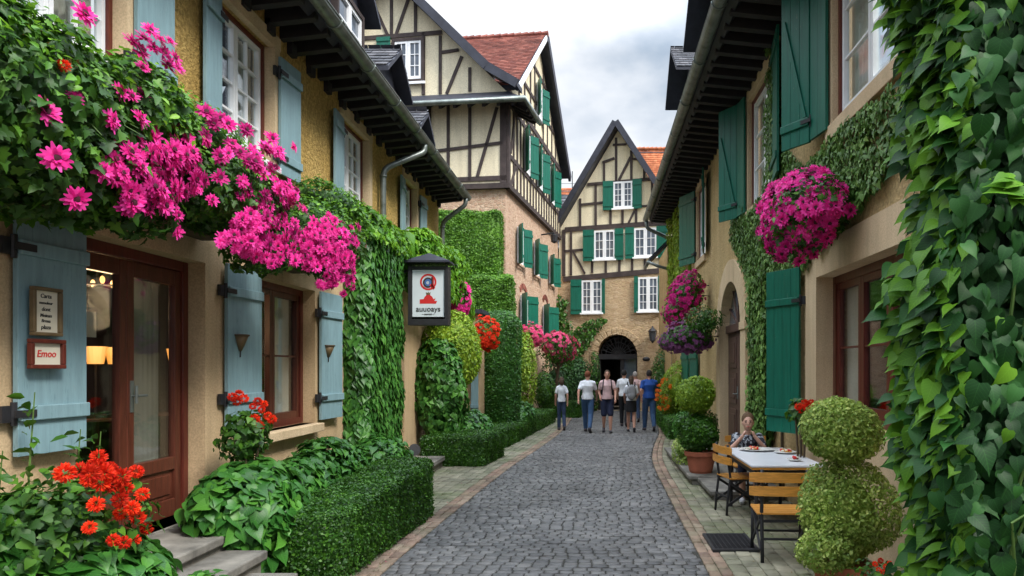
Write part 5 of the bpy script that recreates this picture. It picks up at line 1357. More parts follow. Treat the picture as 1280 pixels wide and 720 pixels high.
t2 = plant('potted_topiary', 'two-ball topiary in a terracotta pot on the stone slab by the arched doorway', 'topiary', (1.66, 11.4, .15), 'topiaries in terracotta pots')
pot('', (1.66,11.4,.15), .25, .34, t2)
q, nn = ell((1.57,11.4,1.38), (.33,.33,.28), 5000, .12, .2, 5, 83); grow('upper_ball', M['yellowleaf'], t2, q, nn, .038, T_SMALL, .8, .1, .3, .35, ball_core((1.57,11.4,1.38), (.34,.34,.29), .86))
q, nn = ell((1.62,11.4,.80), (.37,.37,.33), 5000, .22, .3, 5, 84); grow('lower_ball', M['hedge'], t2, q, nn, .042, T_SMALL, .8, .3, .3, .35, ball_core((1.62,11.4,.80), (.36,.36,.32), .84))
b = MB(); b.tube([(1.66,11.4,.45),(1.6,11.4,1.4)], .028); b.build('stem', M['stem'], t2)
b = MB()
for i in range(1): b.box(-3.5, -2.5, 6.2, 9.9, -.02, .03)
b.box(-3.5, -2.4, 13.4, 24, -.02, .03) 
tag(b.build('soil', M['soil']), kind='structure')
# ================================================================== SIGNS AND FITTINGS
def text(s, size, fr, u, z, n, mat, name, parent, align='CENTER', shear_=0, depth=.0015, rot=0, flip=False):
    cu = bpy.data.curves.new('t', 'FONT'); cu.body = s; cu.size = size; cu.align_x = align; cu.align_y = 'CENTER'; cu.extrude = depth; cu.shear = shear_; cu.resolution_u = 3; cu.offset = size*.012
    o = bpy.data.objects.new('t', cu); COL.objects.link(o); bpy.context.view_layer.update()
    me = bpy.data.meshes.new_from_object(o.evaluated_get(bpy.context.evaluated_depsgraph_get())); bpy.data.objects.remove(o); me.name = name
    g = ORI.get(parent.name, (0,0,0)) if parent else (0,0,0)
    c, k = math.cos(rot), math.sin(rot)
    for v in me.vertices:
        x, y_, w = v.co; x, y_ = x*c-y_*k, x*k+y_*c
        if flip: x = -x
        p = fr.P(u+x, z+y_, n+w); v.co = (p[0]-g[0], p[1]-g[1], p[2]-g[2])
    me.materials.clear(); me.materials.append(M[mat]); return link(name, me, parent)
# on the left wall, u runs away from the camera: text reads left-to-right with growing u (viewed from the lane)
sg = thing('hanging_sign', 'lantern-shaped hanging sign with black roof, white panel, red ring and red crown emblem', 'sign', (-2.75, 11.9, 3.0))
FS = Fr((-2.75, 11.80), (1, 0), (0, -1))
b = MB(); b.fbox(FS, -.33, .33, 2.50, 2.60, -.2, .02); b.fbox(FS, -.33, -.27, 2.60, 3.42, -.2, .02); b.fbox(FS, .27, .33, 2.60, 3.42, -.2, .02); b.fbox(FS, -.33, .33, 3.42, 3.47, -.2, .02)
b.fbox(FS, -.27, .27, 2.6, 3.42, -.2, -.19); b.build('frame', M['iron'], sg, bevel=.006)
b = MB(); b.fbox(FS, -.26, .26, 2.64, 3.41, -.15, -.005); pn = b.build('panel', M['signwhite'], sg)
b = MB(); b.prism([(-3.12,11.68,3.52),(-2.38,11.68,3.52),(-2.38,12.12,3.52),(-3.12,12.12,3.52)], (0,0,.03)); i = len(b.v)
b.v += [(-3.12,11.68,3.55),(-2.38,11.68,3.55),(-2.38,12.12,3.55),(-3.12,12.12,3.55),(-2.75,11.9,3.70)]; b.f += [(i,i+1,i+4),(i+1,i+2,i+4),(i+2,i+3,i+4),(i+3,i,i+4)]; b.m += [0]*4
b.build('cap', M['timber2'], sg)
b = MB()
for k in range(9):
    x = -.30+.075*k; b.tube([FS.P(x+.022*math.cos(a), 3.495+.02*math.sin(a), 0) for a in np.linspace(0, 6.28, 9)], .005, 5)
b.build('scrollwork', M['iron'], sg)
b = MB(); b.tube([(-3.5,11.95,3.30),(-3.08,11.9,3.42)], .02, 8); b.tube([(-3.5,11.95,3.05),(-3.3,11.93,3.12),(-3.15,11.9,3.40)], .014, 8); b.fbox(FA, 11.88, 12.02, 2.98, 3.4, .0, .02); b.build('bracket', M['iron'], sg)
def ring(b, fr, u, z, r0, r1, n, seg=36, a0=0, a1=2*math.pi, sx=1):
    for k in range(seg):
        t0, t1 = a0+(a1-a0)*k/seg, a0+(a1-a0)*(k+1)/seg
        b.hexa([fr.P(u+r*math.cos(t)*sx, z+r*math.sin(t), n+.002) for r, t in ((r0,t0),(r1,t0),(r1,t1),(r0,t1))]+[fr.P(u+r*math.cos(t)*sx, z+r*math.sin(t), n) for r, t in ((r0,t0),(r1,t0),(r1,t1),(r0,t1))])
b = MB(); ring(b, FS, 0, 3.21, .105, .135, -.004); b.beam(FS, (.035,3.17), (.10,3.10), .045, -.004, -.001); b.beam(FS, (.082,3.10), (.082,3.28), .022, -.004, -.001); b.build('red_ring', M['redink'], pn)
b = MB(); ring(b, FS, -.005, 3.20, .0, .062, -.004); b.build('blue_disc', M['blueink'], pn)
b = MB(); ring(b, FS, -.003, 3.20, .058, .085, -.0035, 30, .5, 5.6); b.beam(FS, (.062,3.13), (.062,3.29), .026, -.0035, -.001); b.build('black_letter', M['ink'], pn)
text('e', .10, FS, -.008, 3.205, -.001, 'signwhite', 'white_letter', pn)
b = MB(); b.poly([FS.P(u, z, -.003) for u, z in [(-.14,2.855),(.13,2.855),(.145,2.90),(.10,2.90),(.12,2.945),(.085,2.93),(.06,2.975),(.035,2.99),(.03,3.03),(-.03,3.03),(-.035,2.99),(-.06,2.965),(-.075,2.93),(-.14,2.925)]]); b.build('red_crown', M['redink'], pn)
b = MB(); b.poly([FS.P(u, z, -.001) for u, z in [(-.03,3.0),(.03,3.0),(.04,3.045),(.015,3.03),(0,3.055),(-.015,3.03),(-.04,3.045)]]); b.build('gold_tip', M['gold'], pn)
text('auuoays', .125, FS, 0, 2.765, -.001, 'ink', 'lettering', pn)
text('-- auuoays --', .04, FS, 0, 2.685, -.001, 'ink', 'small_lettering', pn)
# framed notices on the near blue shutter
g = FA.sub(4.28, .03, R(4), 1); nb = .066
def framed(label, px0, px1, py0, py1, fm_, border, lines, inkm, nm='framed_notice'):
    a = g.uz(px0, py0, nb); c = g.uz(px1, py1, nb); u0_, u1_, z1_, z0_ = a[0], c[0], a[1], c[1]
    o = thing(nm, label, 'notice', g.P((u0_+u1_)/2, z0_, nb))
    b = MB(); t = border
    b.fbox(g, u0_, u1_, z0_, z0_+t, nb, nb+.035); b.fbox(g, u0_, u1_, z1_-t, z1_, nb, nb+.035); b.fbox(g, u0_, u0_+t, z0_+t, z1_-t, nb, nb+.034); b.fbox(g, u1_-t, u1_, z0_+t, z1_-t, nb, nb+.034)
    b.build('frame', M[fm_], o, bevel=.005)
    b = MB(); b.fbox(g, u0_+t*.8, u1_-t*.8, z0_+t*.8, z1_-t*.8, nb, nb+.012); pp = b.build('sheet', M['paper'], o)
    for s_, fz, fs in lines: text(s_, fs, g, (u0_+u1_)/2, z0_+(z1_-z0_)*fz, nb+.013, inkm, 'lettering', pp, shear_=.15)
framed('gilt framed menu with black handwriting, upper of two notices on the near blue shutter', 36, 73, 357, 421, 'gold', .022,
   [('Carta', .82, .036), ('menuleur', .68, .026), ('dont', .55, .034), ('Meinan', .42, .030), ('Brena', .31, .028), ('plaza', .18, .036)], 'ink')
framed('small dark red framed notice with red lettering, lower of two notices on the blue shutter', 33, 77, 423, 461, 'maroon', .026, [('Emoo', .5, .060)], 'redink')
# door bell
b = MB(); b.fbox(FA, 4.72, 4.80, 1.53, 1.68, .0, .025); b.fbox(FA, 4.74, 4.78, 1.63, 1.66, .025, .03)
for k in range(3): b.fbox(FA, 4.745, 4.775, 1.55+.025*k, 1.565+.025*k, .025, .032)
tag(b.build('door_bell', M['iron'], bevel=.003), 'black intercom box on the tan wall left of the glazed door', 'intercom')
# wedge lamps on two shutters
for i, (px, py, u_, lab) in enumerate(((301,427,6.72,'brown wedge-shaped lamp on the middle blue shutter'), (411,438,9.02,'brown wedge-shaped lamp on the blue shutter next to the ivy curtain'))):
    gg = FA.sub(u_, .03, R(4), 1); a = gg.uz(px, py, .05); o = thing('wall_lamp', lab, 'wall lamp', gg.P(a[0], a[1], .04), 'wedge lamps on the blue shutters')
    b = MB(); q = [(a[0]-.075,a[1]+.06),(a[0]+.075,a[1]+.06),(a[0]+.012,a[1]-.09),(a[0]-.012,a[1]-.09)]
    c_ = gg.P(a[0], a[1], .045); b.lathe([(0,-.09),(.014,-.09),(.045,-.02),(.078,.06),(0,.055)], c_, 20); b.build('shade', M['gold'], o, smooth=True)
    b = MB(); b.lathe([(.079,.052),(.084,.055),(.084,.066),(.079,.068)], c_, 20); b.build('rim', M['stem'], o); b = MB(); b.tube([gg.P(a[0],a[1]-.08,.05), gg.P(a[0],a[1]-.15,.045)], .006, 6); b.build('finial', M['iron'], o)
# interior lamps seen through the glazed door
for (x, y_, z, lab) in ((-4.9, 7.05, 1.93, 'glowing amber shade nearest the door glass inside the restaurant'), (-4.9, 7.35, 1.93, 'glowing amber shade next to the first one inside the restaurant'), (-4.6, 7.9, 1.93, 'glowing amber shade seen through the right door leaf')):
    o = thing('table_lamp', lab, 'lamp', (x, y_, z), 'amber lamps inside')
    b = MB(); b.lathe([(.07,-.09),(.10,.08)], (x,y_,z), 16); b.build('lamp_shade', emit('amber_glow', (1,.33,.04), .75), o); b = MB(); b.tube([(x,y_,z-.09),(x,y_,z-.6)], .01); b.lathe([(0,-.62),(.08,-.62),(.08,-.6),(0,-.58)], (x,y_,z), 12); b.build('stand', M['iron'], o)
    b = MB(); b.tube([(x,y_,z-.62),(x,y_,.3)], .03); b.lathe([(0,-.64),(.3,-.64),(.3,-.62),(0,-.62)],(x,y_,z),20); tag(b.build('side_table', M['darkdoor']), 'small dark round table carrying the amber lamp, '+('near the door' if y_ < 7.2 else 'second from the door' if y_ < 7.5 else 'deepest in the room'), 'table')
o = thing('chandelier', 'small glowing chandelier under the ceiling inside the glazed door', 'chandelier', (-4.5, 6.5, 2.6))
b = MB(); b.tube([(-4.5,6.5,3.1),(-4.5,6.5,2.6)], .01)
for k in range(8): a = k*.785; b.tube([(-4.5,6.5,2.56),(-4.5+.2*math.cos(a),6.5+.2*math.sin(a),2.54)], .008, 5)
b.build('arms', M['iron'], o); b = MB()
for k in range(8): a = k*.785; b.ball((-4.5+.2*math.cos(a),6.5+.2*math.sin(a),2.58), (.02,.02,.035), 8, 6)
b.build('bulb', emit('candle_glow', (1,.45,.12), 2), o)
pl_ = bpy.data.objects.new('chandelier_light', bpy.data.lights.new('chandelier_light', 'POINT')); COL.objects.link(pl_); pl_.location = (-4.5, 6.5, 2.35); pl_.data.energy = 22; pl_.data.color = (1,.62,.32); pl_.data.shadow_soft_size = .2
o = thing('door_notice', 'white notice with black letters behind the left door glass', 'notice', FA.P(5.1, 2.1, -.25))
b = MB(); b.fbox(FA, 4.97, 5.42, 2.03, 2.22, -.27, -.262); pp = b.build('sheet', M['paper'], o); text('airne', .12, FA, 5.19, 2.10, -.260, 'ink', 'lettering', pp); text('of the', .07, FA, 5.22, 2.19, -.260, 'ink', 'lettering', pp)
# garden spotlight, wall lantern, flood lamp, grate
o = thing('garden_spotlight', 'small black ground spotlight at the wall beyond the ivy curtain', 'lamp', (-3.12, 12.15, .2))
b = MB(); b.tube([(-3.12,12.15,.2),(-3.12,12.15,.32)], .02); b.build('stake', M['iron'], o); b = MB(); b.tube([(-3.16,12.2,.36),(-3.02,12.0,.44)], [.06,.10], 14); b.build('head', M['iron'], o)
def lantern(c, lab):
    o = thing('wall_lantern', lab, 'lantern', c); b = MB(); b.lathe([(.02,.62),(.05,.55),(.20,.40),(.05,.50),(0,.5)], c, 6); b.lathe([(.0,-.1),(.04,-.06),(.08,0),(.10,.02)], c, 6); b.tube([(c[0],c[1],c[2]+.1),(c[0],c[1]+.25,c[2]+.15)], .02)
    for k in range(6): a = k*math.pi/3; b.tube([(c[0]+.10*math.cos(a),c[1]+.10*math.sin(a),c[2]),(c[0]+.17*math.cos(a),c[1]+.17*math.sin(a),c[2]+.4)], .01, 4)
    b.build('frame', M['iron'], o); b = MB(); b.lathe([(.09,.01),(.155,.4)], c, 6); b.build('lantern_pane', M['glassfar'], o)
a = FC.uz(817, 425); lantern(FC.P(a[0], a[1]-.05, .25), 'black iron lantern on the brown stone wall right of the gateway')
a = FC.uz(811, 449); b = MB(); p = FC.P(a[0], a[1], 0); b.tube([FC.P(a[0],a[1],0), FC.P(a[0],a[1]+.02,.25)], .03); b.ball(FC.P(a[0]-.06,a[1],.28), (.16,.12,.10), 12, 8)
tag(b.build('flood_lamp', M['iron']), 'small round black flood lamp beside the gateway below the lantern', 'lamp')
o = thing('drain_grate', 'black metal grate let into the right pavement beside the chair', 'grate', (1.35, 7.35, .02))
b = MB(); x0, x1, y0_, y1_ = 1.14, 1.60, 7.02, 7.72
b.box(x0,x1,y0_,y0_+.03,.005,.03); b.box(x0,x1,y1_-.03,y1_,.005,.03); b.box(x0,x0+.03,y0_+.03,y1_-.03,.005,.03); b.box(x1-.03,x1,y0_+.03,y1_-.03,.005,.03); b.build('rim', M['iron'], o)
b = MB(); 
for k in range(14): b.box(x0+.03, x1-.03, y0_+.05+k*.046, y0_+.068+k*.046, .012, .027)
for k in range(8): b.box(x0+.06+k*.048, x0+.072+k*.048, y0_+.03, y1_-.03, .010, .024)
b.box(x0,x1,y0_,y1_,.0,.006); b.build('bars', M['iron'], o)

# fallen petals and leaves along the kerbs and hedge feet
P = []
for i in range(520):
    if random.random() < .6: y_ = random.uniform(4.5, 12); x = Lx(y_)-abs(random.gauss(0, .22))-.02
    else: y_ = random.uniform(4.5, 16); x = Rx(y_)+abs(random.gauss(0, .4))
    P.append((x, y_, .014))
P = np.array(P); V_, F_, U_ = place(T_SMALL, P, np.tile([0,0,1.], (len(P),1))+rv(len(P))*.25, rv(len(P)), RNG.uniform(.010,.026,len(P)))
M['litter'] = islandmat('dry_litter', [(0,(.10,.06,.03)),(.6,(.22,.15,.06)),(.9,(.16,.19,.04)),(1,(.6,.05,.2))], .8, .2)
tag(tri_mesh('fallen_leaves', V_, F_, M['litter']), 'fallen petals and dry leaves scattered along the kerbs', 'litter', kind='stuff')

# ================================================================== TABLE AND CHAIRS
T = thing('cafe_table', 'white topped cafe table with black metal legs set with three plates by the right wall', 'table', (2.08, 8.65, 0))
b = MB(); b.box(1.68, 2.48, 7.78, 9.50, .722, .75); b.build('table_top', M['tablewhite'], T, bevel=.008)
b = MB(); b.box(1.69, 2.47, 7.79, 9.49, .695, .721); b.build('table_edge', M['chairwood'], T, bevel=.004)
for (x, y_) in ((1.76,7.9),(2.4,7.9),(1.76,9.38),(2.4,9.38)):
    b = MB(); b.tube([(x,y_,.695),(x,y_,0)], .022, 10); b.build('leg', M['iron'], T)
b = MB(); b.bar((1.76,7.9,.65),(2.4,7.9,.65),.025,.05); b.bar((1.76,9.38,.65),(2.4,9.38,.65),.025,.05); b.bar((1.76,7.9,.64),(1.76,9.38,.64),.025,.05); b.bar((1.76,7.9,.12),(2.4,7.9,.12),.02,.03); b.build('rail', M['iron'], T)
def chair():
    c = thing('folding_chair', 'x', 'chair', (0,0,0), 'beer garden folding chairs'); mt = M['iron']
    for s in (-1, 1):
        x = .185*s
        b = MB(); b.tube([(x,-.235,.86),(x,-.225,.62),(x,-.20,.45),(x*1.0,-.235,.2),(x,-.25,0)], .0155, 10); b.build('back_leg', mt, c, smooth=True)
        b = MB(); b.tube([(x*1.12,.20,.435),(x*1.12,.205,.25),(x*1.12,.235,0)], .0145, 10); b.build('front_leg', mt, c, smooth=True)
    b = MB()
    for s in (-1, 1):
        b.bar((.20*s,-.24,.12),(.20*s,.20,.40),.016,.03); b.bar((.20*s,.22,.12),(.20*s,-.21,.40),.016,.03); b.bar((.20*s,-.22,.425),(.20*s,.21,.425),.018,.03)
    b.bar((-.2,-.24,.22),(.2,-.24,.22),.02,.02); b.bar((-.2,.21,.2),(.2,.21,.2),.02,.02); b.build('frame', mt, c)
    for z in (.79, .665):
        b = MB(); N = 12
        for k in range(N):
            def q(t, dy, dz): 
                x = -.29+.58*t; cv = -.255+.035*(1-(2*t-1)**2)*-1+.02; rr = .0 if .04 < t < .96 else .012; return (x, cv+dy, z+dz*(1-rr*10))
            t0, t1 = k/N, (k+1)/N
            b.hexa([q(t0,-.011,-.045),q(t1,-.011,-.045),q(t1,.011,-.045),q(t0,.011,-.045),q(t0,-.011,.045),q(t1,-.011,.045),q(t1,.011,.045),q(t0,.011,.045)])
        b.build('back_slat', M['chairwood'], c)
    for k in range(5):
        y_ = -.215+k*.088; b = MB(); b.box(-.225,.225,y_,y_+.082,.438,.458); b.build('seat_slat', M['chairwood'], c, bevel=.005)
    return c
c0 = chair(); c0.location = (1.76, 6.88, 0); c0.rotation_euler.z = R(-4); c0.scale = (1.12,1,1); c0['label'] = 'wooden slat folding chair seen from behind at the near end of the table'
c1_ = copy_tree(c0); c1_.location = (1.80, 9.02, 0); c1_.rotation_euler.z = R(-78); c1_.scale = (1,1,1); c1_['label'] = 'wooden slat folding chair on the left side of the white table, half behind it'
c2_ = copy_tree(c0); c2_.location = (2.13, 10.05, 0); c2_.rotation_euler.z = R(180); c2_.scale = (1,1,1); c2_['label'] = 'wooden slat folding chair the boy sits on at the far end of the table'
# food
def plate_(c, r, lab, kind, oval=1):
    o = thing('plate', lab, 'plate', c); b = MB(); b.lathe([(0,.004),(r*.55,.004),(r*.7,.010),(r,.024),(r*1.0,.028),(r*.68,.016),(r*.5,.010),(0,.010)], c, 32)
    if oval != 1: b.v = [(c[0]+(v[0]-c[0])*oval, v[1], v[2]) for v in b.v]
    b.build('dish', M['plate'], o, smooth=True); b = MB(); rg = random.Random(kind)
    for i in range(26 if kind != 'cake' else 7):
        a = rg.uniform(0,6.28); d = rg.uniform(0, r*.55); sx_ = c[0]+d*math.cos(a)*oval*(.7)-(r*.35 if kind == 'pizza' else 0); b.ball((sx_, c[1]+d*math.sin(a), c[2]+.02+rg.uniform(0,.025)), (rg.uniform(.014,.035), rg.uniform(.014,.03), rg.uniform(.01,.02)), 8, 6, rg.randrange(3))
    b.build('food', [M['redink'], M['chairwood'], M['paper']] if kind != 'cake' else [M['maroon'], M['redink'], M['paper']], o, smooth=True)
plate_((2.06,9.15,.75), .19, 'large oval plate with red and golden food nearest the boy', 'pizza', 1.3)
plate_((2.33,8.85,.75), .14, 'deep plate of mixed food right of the oval plate', 'stew')
plate_((2.24,8.12,.75), .085, 'small plate with a dark red dessert near the front of the table', 'cake')

# ================================================================== PEOPLE
def remesh(o, v, smooth=3):
    m = o.modifiers.new('remesh', 'REMESH'); m.mode = 'VOXEL'; m.voxel_size = v; m.use_smooth_shade = True
    s = o.modifiers.new('smooth', 'SMOOTH'); s.factor = .5; s.iterations = smooth
def limb(b, pts, rad, seg=12):
    for (p, q), (r0, r1) in zip(zip(pts, pts[1:]), zip(rad, rad[1:])):
        b.tube([p, q], [r0, r1], seg); b.ball(p, r0, 12, 8); b.ball(q, r1, 12, 8)
def lerp(a, c, t): return tuple(x+(y-x)*t for x, y in zip(a, c))
def hand(b, w, d, k, side, curl=.5):
    """palm plus five unequal fingers; w = wrist, d = direction"""
    w = Vector(w); d = Vector(d).normalized(); sdv = Vector((0,1,0)) if abs(d.y) < .8 else Vector((0,0,1)); s = d.cross(sdv).normalized(); s = s.cross(d).normalized()
    inw = Vector((-side,0,0)); inw = (inw-d*inw.dot(d)).normalized()
    e = w+d*.085*k; b.tube([tuple(w), tuple((w+e)/2), tuple(e)], [.024*k,.032*k,.030*k], 10); b.ball(tuple(e), .030*k)
    for i, L_ in enumerate((.068,.078,.072,.056)):
        a = e+s*(.027-.018*i)*k; m1 = a+d*L_*.5*k+inw*.010*k; m2 = m1+(d*(1-curl)+inw*curl)*L_*.55*k; limb(b, [tuple(a), tuple(m1), tuple(m2)], [.010*k,.009*k,.0075*k], 8)
    a = w+d*.03*k+s*.025*k; m1 = a+s*.03*k+d*.025*k; m2 = m1+d*.03*k+inw*.008*k; limb(b, [tuple(a), tuple(m1), tuple(m2)], [.012*k,.011*k,.009*k], 8)
def head_parts(b, hc, k, fy=1):
    b.ball(hc, (.076*k,.094*k,.115*k), 20, 14); b.ball((hc[0],hc[1]+.025*k*fy,hc[2]-.055*k), (.055*k,.062*k,.058*k), 14, 10)
    b.ball((hc[0],hc[1]+.098*k*fy,hc[2]-.018*k), (.014*k,.018*k,.022*k), 8, 6); b.tube([(hc[0],hc[1]+.088*k*fy,hc[2]+.02*k),(hc[0],hc[1]+.102*k*fy,hc[2]-.018*k)], [.009*k,.013*k], 8)
    for s in (-1,1): b.ball((hc[0]+s*.077*k,hc[1]-.005*k,hc[2]-.01*k), (.012*k,.020*k,.030*k), 8, 6); b.ball((hc[0]+s*.032*k,hc[1]+.075*k*fy,hc[2]+.028*k), (.022*k,.014*k,.008*k), 8, 6)
def face(o, hc, k, par):
    b = MB()
    for s in (-1,1): b.ball((hc[0]+s*.031*k,hc[1]+.082*k,hc[2]+.008*k), (.014*k,.010*k,.009*k), 10, 8)
    e = b.build('eyes', M['ink'], o, smooth=True); b = MB(); b.ball((hc[0],hc[1]+.086*k,hc[2]-.062*k), (.026*k,.010*k,.008*k), 10, 6); b.build('mouth', M['lips'], o, smooth=True)
    b = MB()
    for s in (-1,1): b.bar((hc[0]+s*.016*k,hc[1]+.093*k,hc[2]+.030*k),(hc[0]+s*.048*k,hc[1]+.085*k,hc[2]+.032*k),.006*k,.006*k)
    b.build('eyebrows', M['hairbrown'], o)
for n_, c_ in (('lips',(.45,.12,.10)),('hairbrown',(.06,.035,.02)),('hairauburn',(.16,.05,.02)),('hairdark',(.018,.014,.013)),('hairgrey',(.35,.32,.30)),('hairblond',(.13,.075,.04)),
   ('whitecloth',(.68,.70,.74)),('pinkcloth',(.62,.42,.42)),('navy',(.015,.02,.05)),('jeans',(.04,.09,.19)),('jeansdark',(.03,.05,.10)),('bluecloth',(.012,.06,.26)),('blackcloth',(.015,.015,.018)),('greybag',(.22,.22,.23)),('shoe',(.05,.045,.05)),('sneaker',(.5,.5,.52))):
    M[n_] = paint(n_, c_, .85, .18, 9, .25, 60)
def person(label, x, y, rot, Ht, shirt, lower, hair, step=.5, kind='trousers', hairlen=0, shoes='shoe', arms=(.25,-.25), skin='skin', bulk=1.0, group='people walking in the lane', bend=(0,0)):
    k = Ht/1.72; o = thing('person', label, 'person', (0,0,0), group); w = bulk
    P_ = lambda a, c, d: (a*k, c*k, d*k)
    hipz = .90; L = {}
    for s, f in ((-1, step), (1, -step)):
        hip = P_(.085*s*w, 0, hipz); fy = .30*f
        if f >= 0: kn = P_(.09*s*w, fy*.55+.03, .49); an = P_(.09*s*w, fy, .085); toe = P_(.10*s*w, fy+.17, .035); heel = P_(.09*s*w, fy-.05, .035)
        else: kn = P_(.09*s*w, fy*.35+.03, .485); an = P_(.09*s*w, fy-.04, .15); toe = P_(.10*s*w, fy+.09, .035); heel = P_(.09*s*w, fy-.09, .12)
        L[s] = (hip, kn, an, toe, heel)
    hc = P_(0, .02, 1.60)
    b = MB()       # the body
    b.ball(P_(0,0,.96), (.155*k*w,.105*k*w,.13*k), 16, 10); b.tube([P_(0,0,.95),P_(0,.0,1.12),P_(0,-.005,1.30),P_(0,0,1.42)], [.135*k*w,.118*k*w,.145*k*w,.09*k], 16); b.ball(P_(0,0,1.31), (.165*k*w,.10*k*w,.14*k), 16, 10)
    b.tube([P_(0,0,1.40),P_(0,.015,1.52)], [.058*k,.052*k], 12); head_parts(b, hc, k)
    for s in (-1,1):
        hip, kn, an, toe, heel = L[s]; limb(b, [hip, kn], [.083*k*w,.055*k]); limb(b, [kn, lerp(kn,an,.35), an], [.054*k,.056*k*w**.5,.036*k]); limb(b, [heel, toe], [.034*k,.028*k])
        b.tube([an, heel], [.036*k,.034*k])
    A_ = {}
    for s, sw in zip((-1,1), arms):
        sh = P_(.160*s*w, -.005, 1.375); el = P_((.215*w+.01)*s, -.02+sw*.35, 1.13); ben = bend[0 if s < 0 else 1]
        wr = P_((.225*w-.06*ben)*s, .05+sw*.75+.20*ben, .90+.17*ben); A_[s] = (sh, el, wr)
        limb(b, [sh, el, wr], [.044*k*w,.038*k,.026*k]); dd_ = (Vector(wr)-Vector(el)); hand(b, wr, dd_, k, s)
    body = b.build('body', M[skin], o); remesh(body, .0105)
    b = MB()       # shirt
    b.tube([P_(0,0,.92),P_(0,0,1.12),P_(0,-.005,1.30),P_(0,0,1.42)], [.165*k*w,.142*k*w,.165*k*w,.11*k], 18); b.ball(P_(0,0,1.29), (.175*k*w,.125*k*w,.14*k), 16, 10); b.ball(P_(0,0,1.0), (.175*k*w,.13*k*w,.10*k), 16, 10); b.tube([P_(0,0,1.40),P_(0,.0,1.455)], [.085*k,.062*k], 14)
    for s in (-1,1): sh, el, wr = A_[s]; limb(b, [sh, lerp(sh,el,.62)], [.060*k*w,.058*k]); limb(b, [P_(.03*s,0,1.43), P_(.155*s*w,-.003,1.375)], [.050*k,.062*k*w])
    t = b.build('shirt', M[shirt], o); remesh(t, .013, 4)
    b = MB()
    if kind == 'trousers':
        b.ball(P_(0,0,.95), (.17*k*w,.125*k*w,.12*k), 16, 10)
        for s in (-1,1): hip, kn, an, toe, heel = L[s]; limb(b, [hip, kn, lerp(kn,an,.97)], [.098*k*w,.074*k*w,.058*k])
    elif kind == 'shorts':
        b.ball(P_(0,0,.95), (.17*k*w,.125*k*w,.12*k), 16, 10)
        for s in (-1,1): hip, kn, an, toe, heel = L[s]; limb(b, [hip, lerp(hip,kn,.92)], [.102*k*w,.088*k*w])
    else: b.tube([P_(0,0,1.0),P_(0,0,.9),P_(0,.02,.62)], [.15*k*w,.178*k*w,.182*k*w], 20)
    t = b.build({'trousers':'trousers','shorts':'shorts','skirt':'skirt'}[kind], M[lower], o); remesh(t, .013, 4)
    b = MB()
    for s in (-1,1):
        hip, kn, an, toe, heel = L[s]; limb(b, [heel, toe], [.043*k,.036*k]); b.tube([(heel[0],heel[1],heel[2]-.03*k),(toe[0],toe[1],toe[2]-.025*k)], [.04*k,.04*k], 10)
    t = b.build('shoes', M[shoes], o); remesh(t, .011, 2)
    b = MB(); b.ball((hc[0],hc[1]-.014*k,hc[2]+.022*k), (.086*k,.096*k,.108*k), 18, 12)
    if hairlen: b.tube([(hc[0],hc[1]-.05*k,hc[2]+.02*k),(hc[0],hc[1]-.075*k,hc[2]-.08*k),(hc[0],hc[1]-.085*k,hc[2]-hairlen*k)], [.085*k,.078*k,.05*k], 12)
    t = b.build('hair', M[hair], o); remesh(t, .011, 2)
    face(o, hc, k, o)
    o.location = (x, y, 0); o.rotation_euler.z = rot; return o
wx = lambda px, Y: (px-VX)/F*Y
person('slim woman in white t-shirt and dark jeans walking by the left kerb', wx(702,20.8), 20.8, R(8), 1.54, 'whitecloth', 'jeansdark', 'hairbrown', .35, hairlen=.14, bulk=.82, arms=(.1,-.15))
person('auburn-haired man in white t-shirt and blue jeans seen from behind', wx(734.5,20.2), 20.2, R(-6), 1.72, 'whitecloth', 'jeans', 'hairauburn', 1.0, bulk=1.05, arms=(-.4,.45), bend=(.1,.2))
person('woman in pale pink top and navy shorts walking towards the camera', wx(759,20.1), 20.1, R(180), 1.74, 'pinkcloth', 'navy', 'hairbrown', .3, 'shorts', skin='skin', arms=(.25,-.2), hairlen=0, bend=(.1,.5))
person('woman in white blouse and black skirt carrying the grey backpack', wx(789,20.3), 20.3, R(0), 1.58, 'whitecloth', 'blackcloth', 'hairbrown', .55, 'skirt', hairlen=.17, bulk=.92, arms=(.2,.1), bend=(.3,.6))
person('dark-haired man in white shirt and dark trousers ahead of the backpack woman', wx(780,22.3), 22.3, R(-10), 1.74, 'whitecloth', 'blackcloth', 'hairdark', .5, bulk=.98)
person('grey-haired person in pale pink shirt furthest up the lane', wx(794,24.0), 24.0, R(5), 1.68, 'pinkcloth', 'jeansdark', 'hairgrey', .4)
person('man in royal blue polo shirt and blue jeans walking on the right', wx(811.5,20.6), 20.6, R(5), 1.74, 'bluecloth', 'jeans', 'hairdark', .6, bulk=1.12, arms=(-.25,.35), bend=(.2,0))
bx_, by_ = wx(789,20.3), 20.3-.20
o = thing('backpack', 'grey backpack on the shoulders of the woman in the black skirt', 'backpack', (bx_, by_, 1.1)); b = MB(); b.ball((bx_,by_,1.12), (.14,.09,.22), 16, 12); b.ball((bx_,by_-.05,1.02), (.11,.06,.11), 14, 10); t = b.build('bag', M['greybag'], o); remesh(t, .012, 2)
b = MB()
for s in (-1,1): b.tube([(bx_+.09*s,by_+.04,1.28),(bx_+.10*s,by_+.16,1.40),(bx_+.11*s,by_+.30,1.30),(bx_+.11*s,by_+.30,1.1)], .016, 6)
b.build('strap', M['blackcloth'], o)
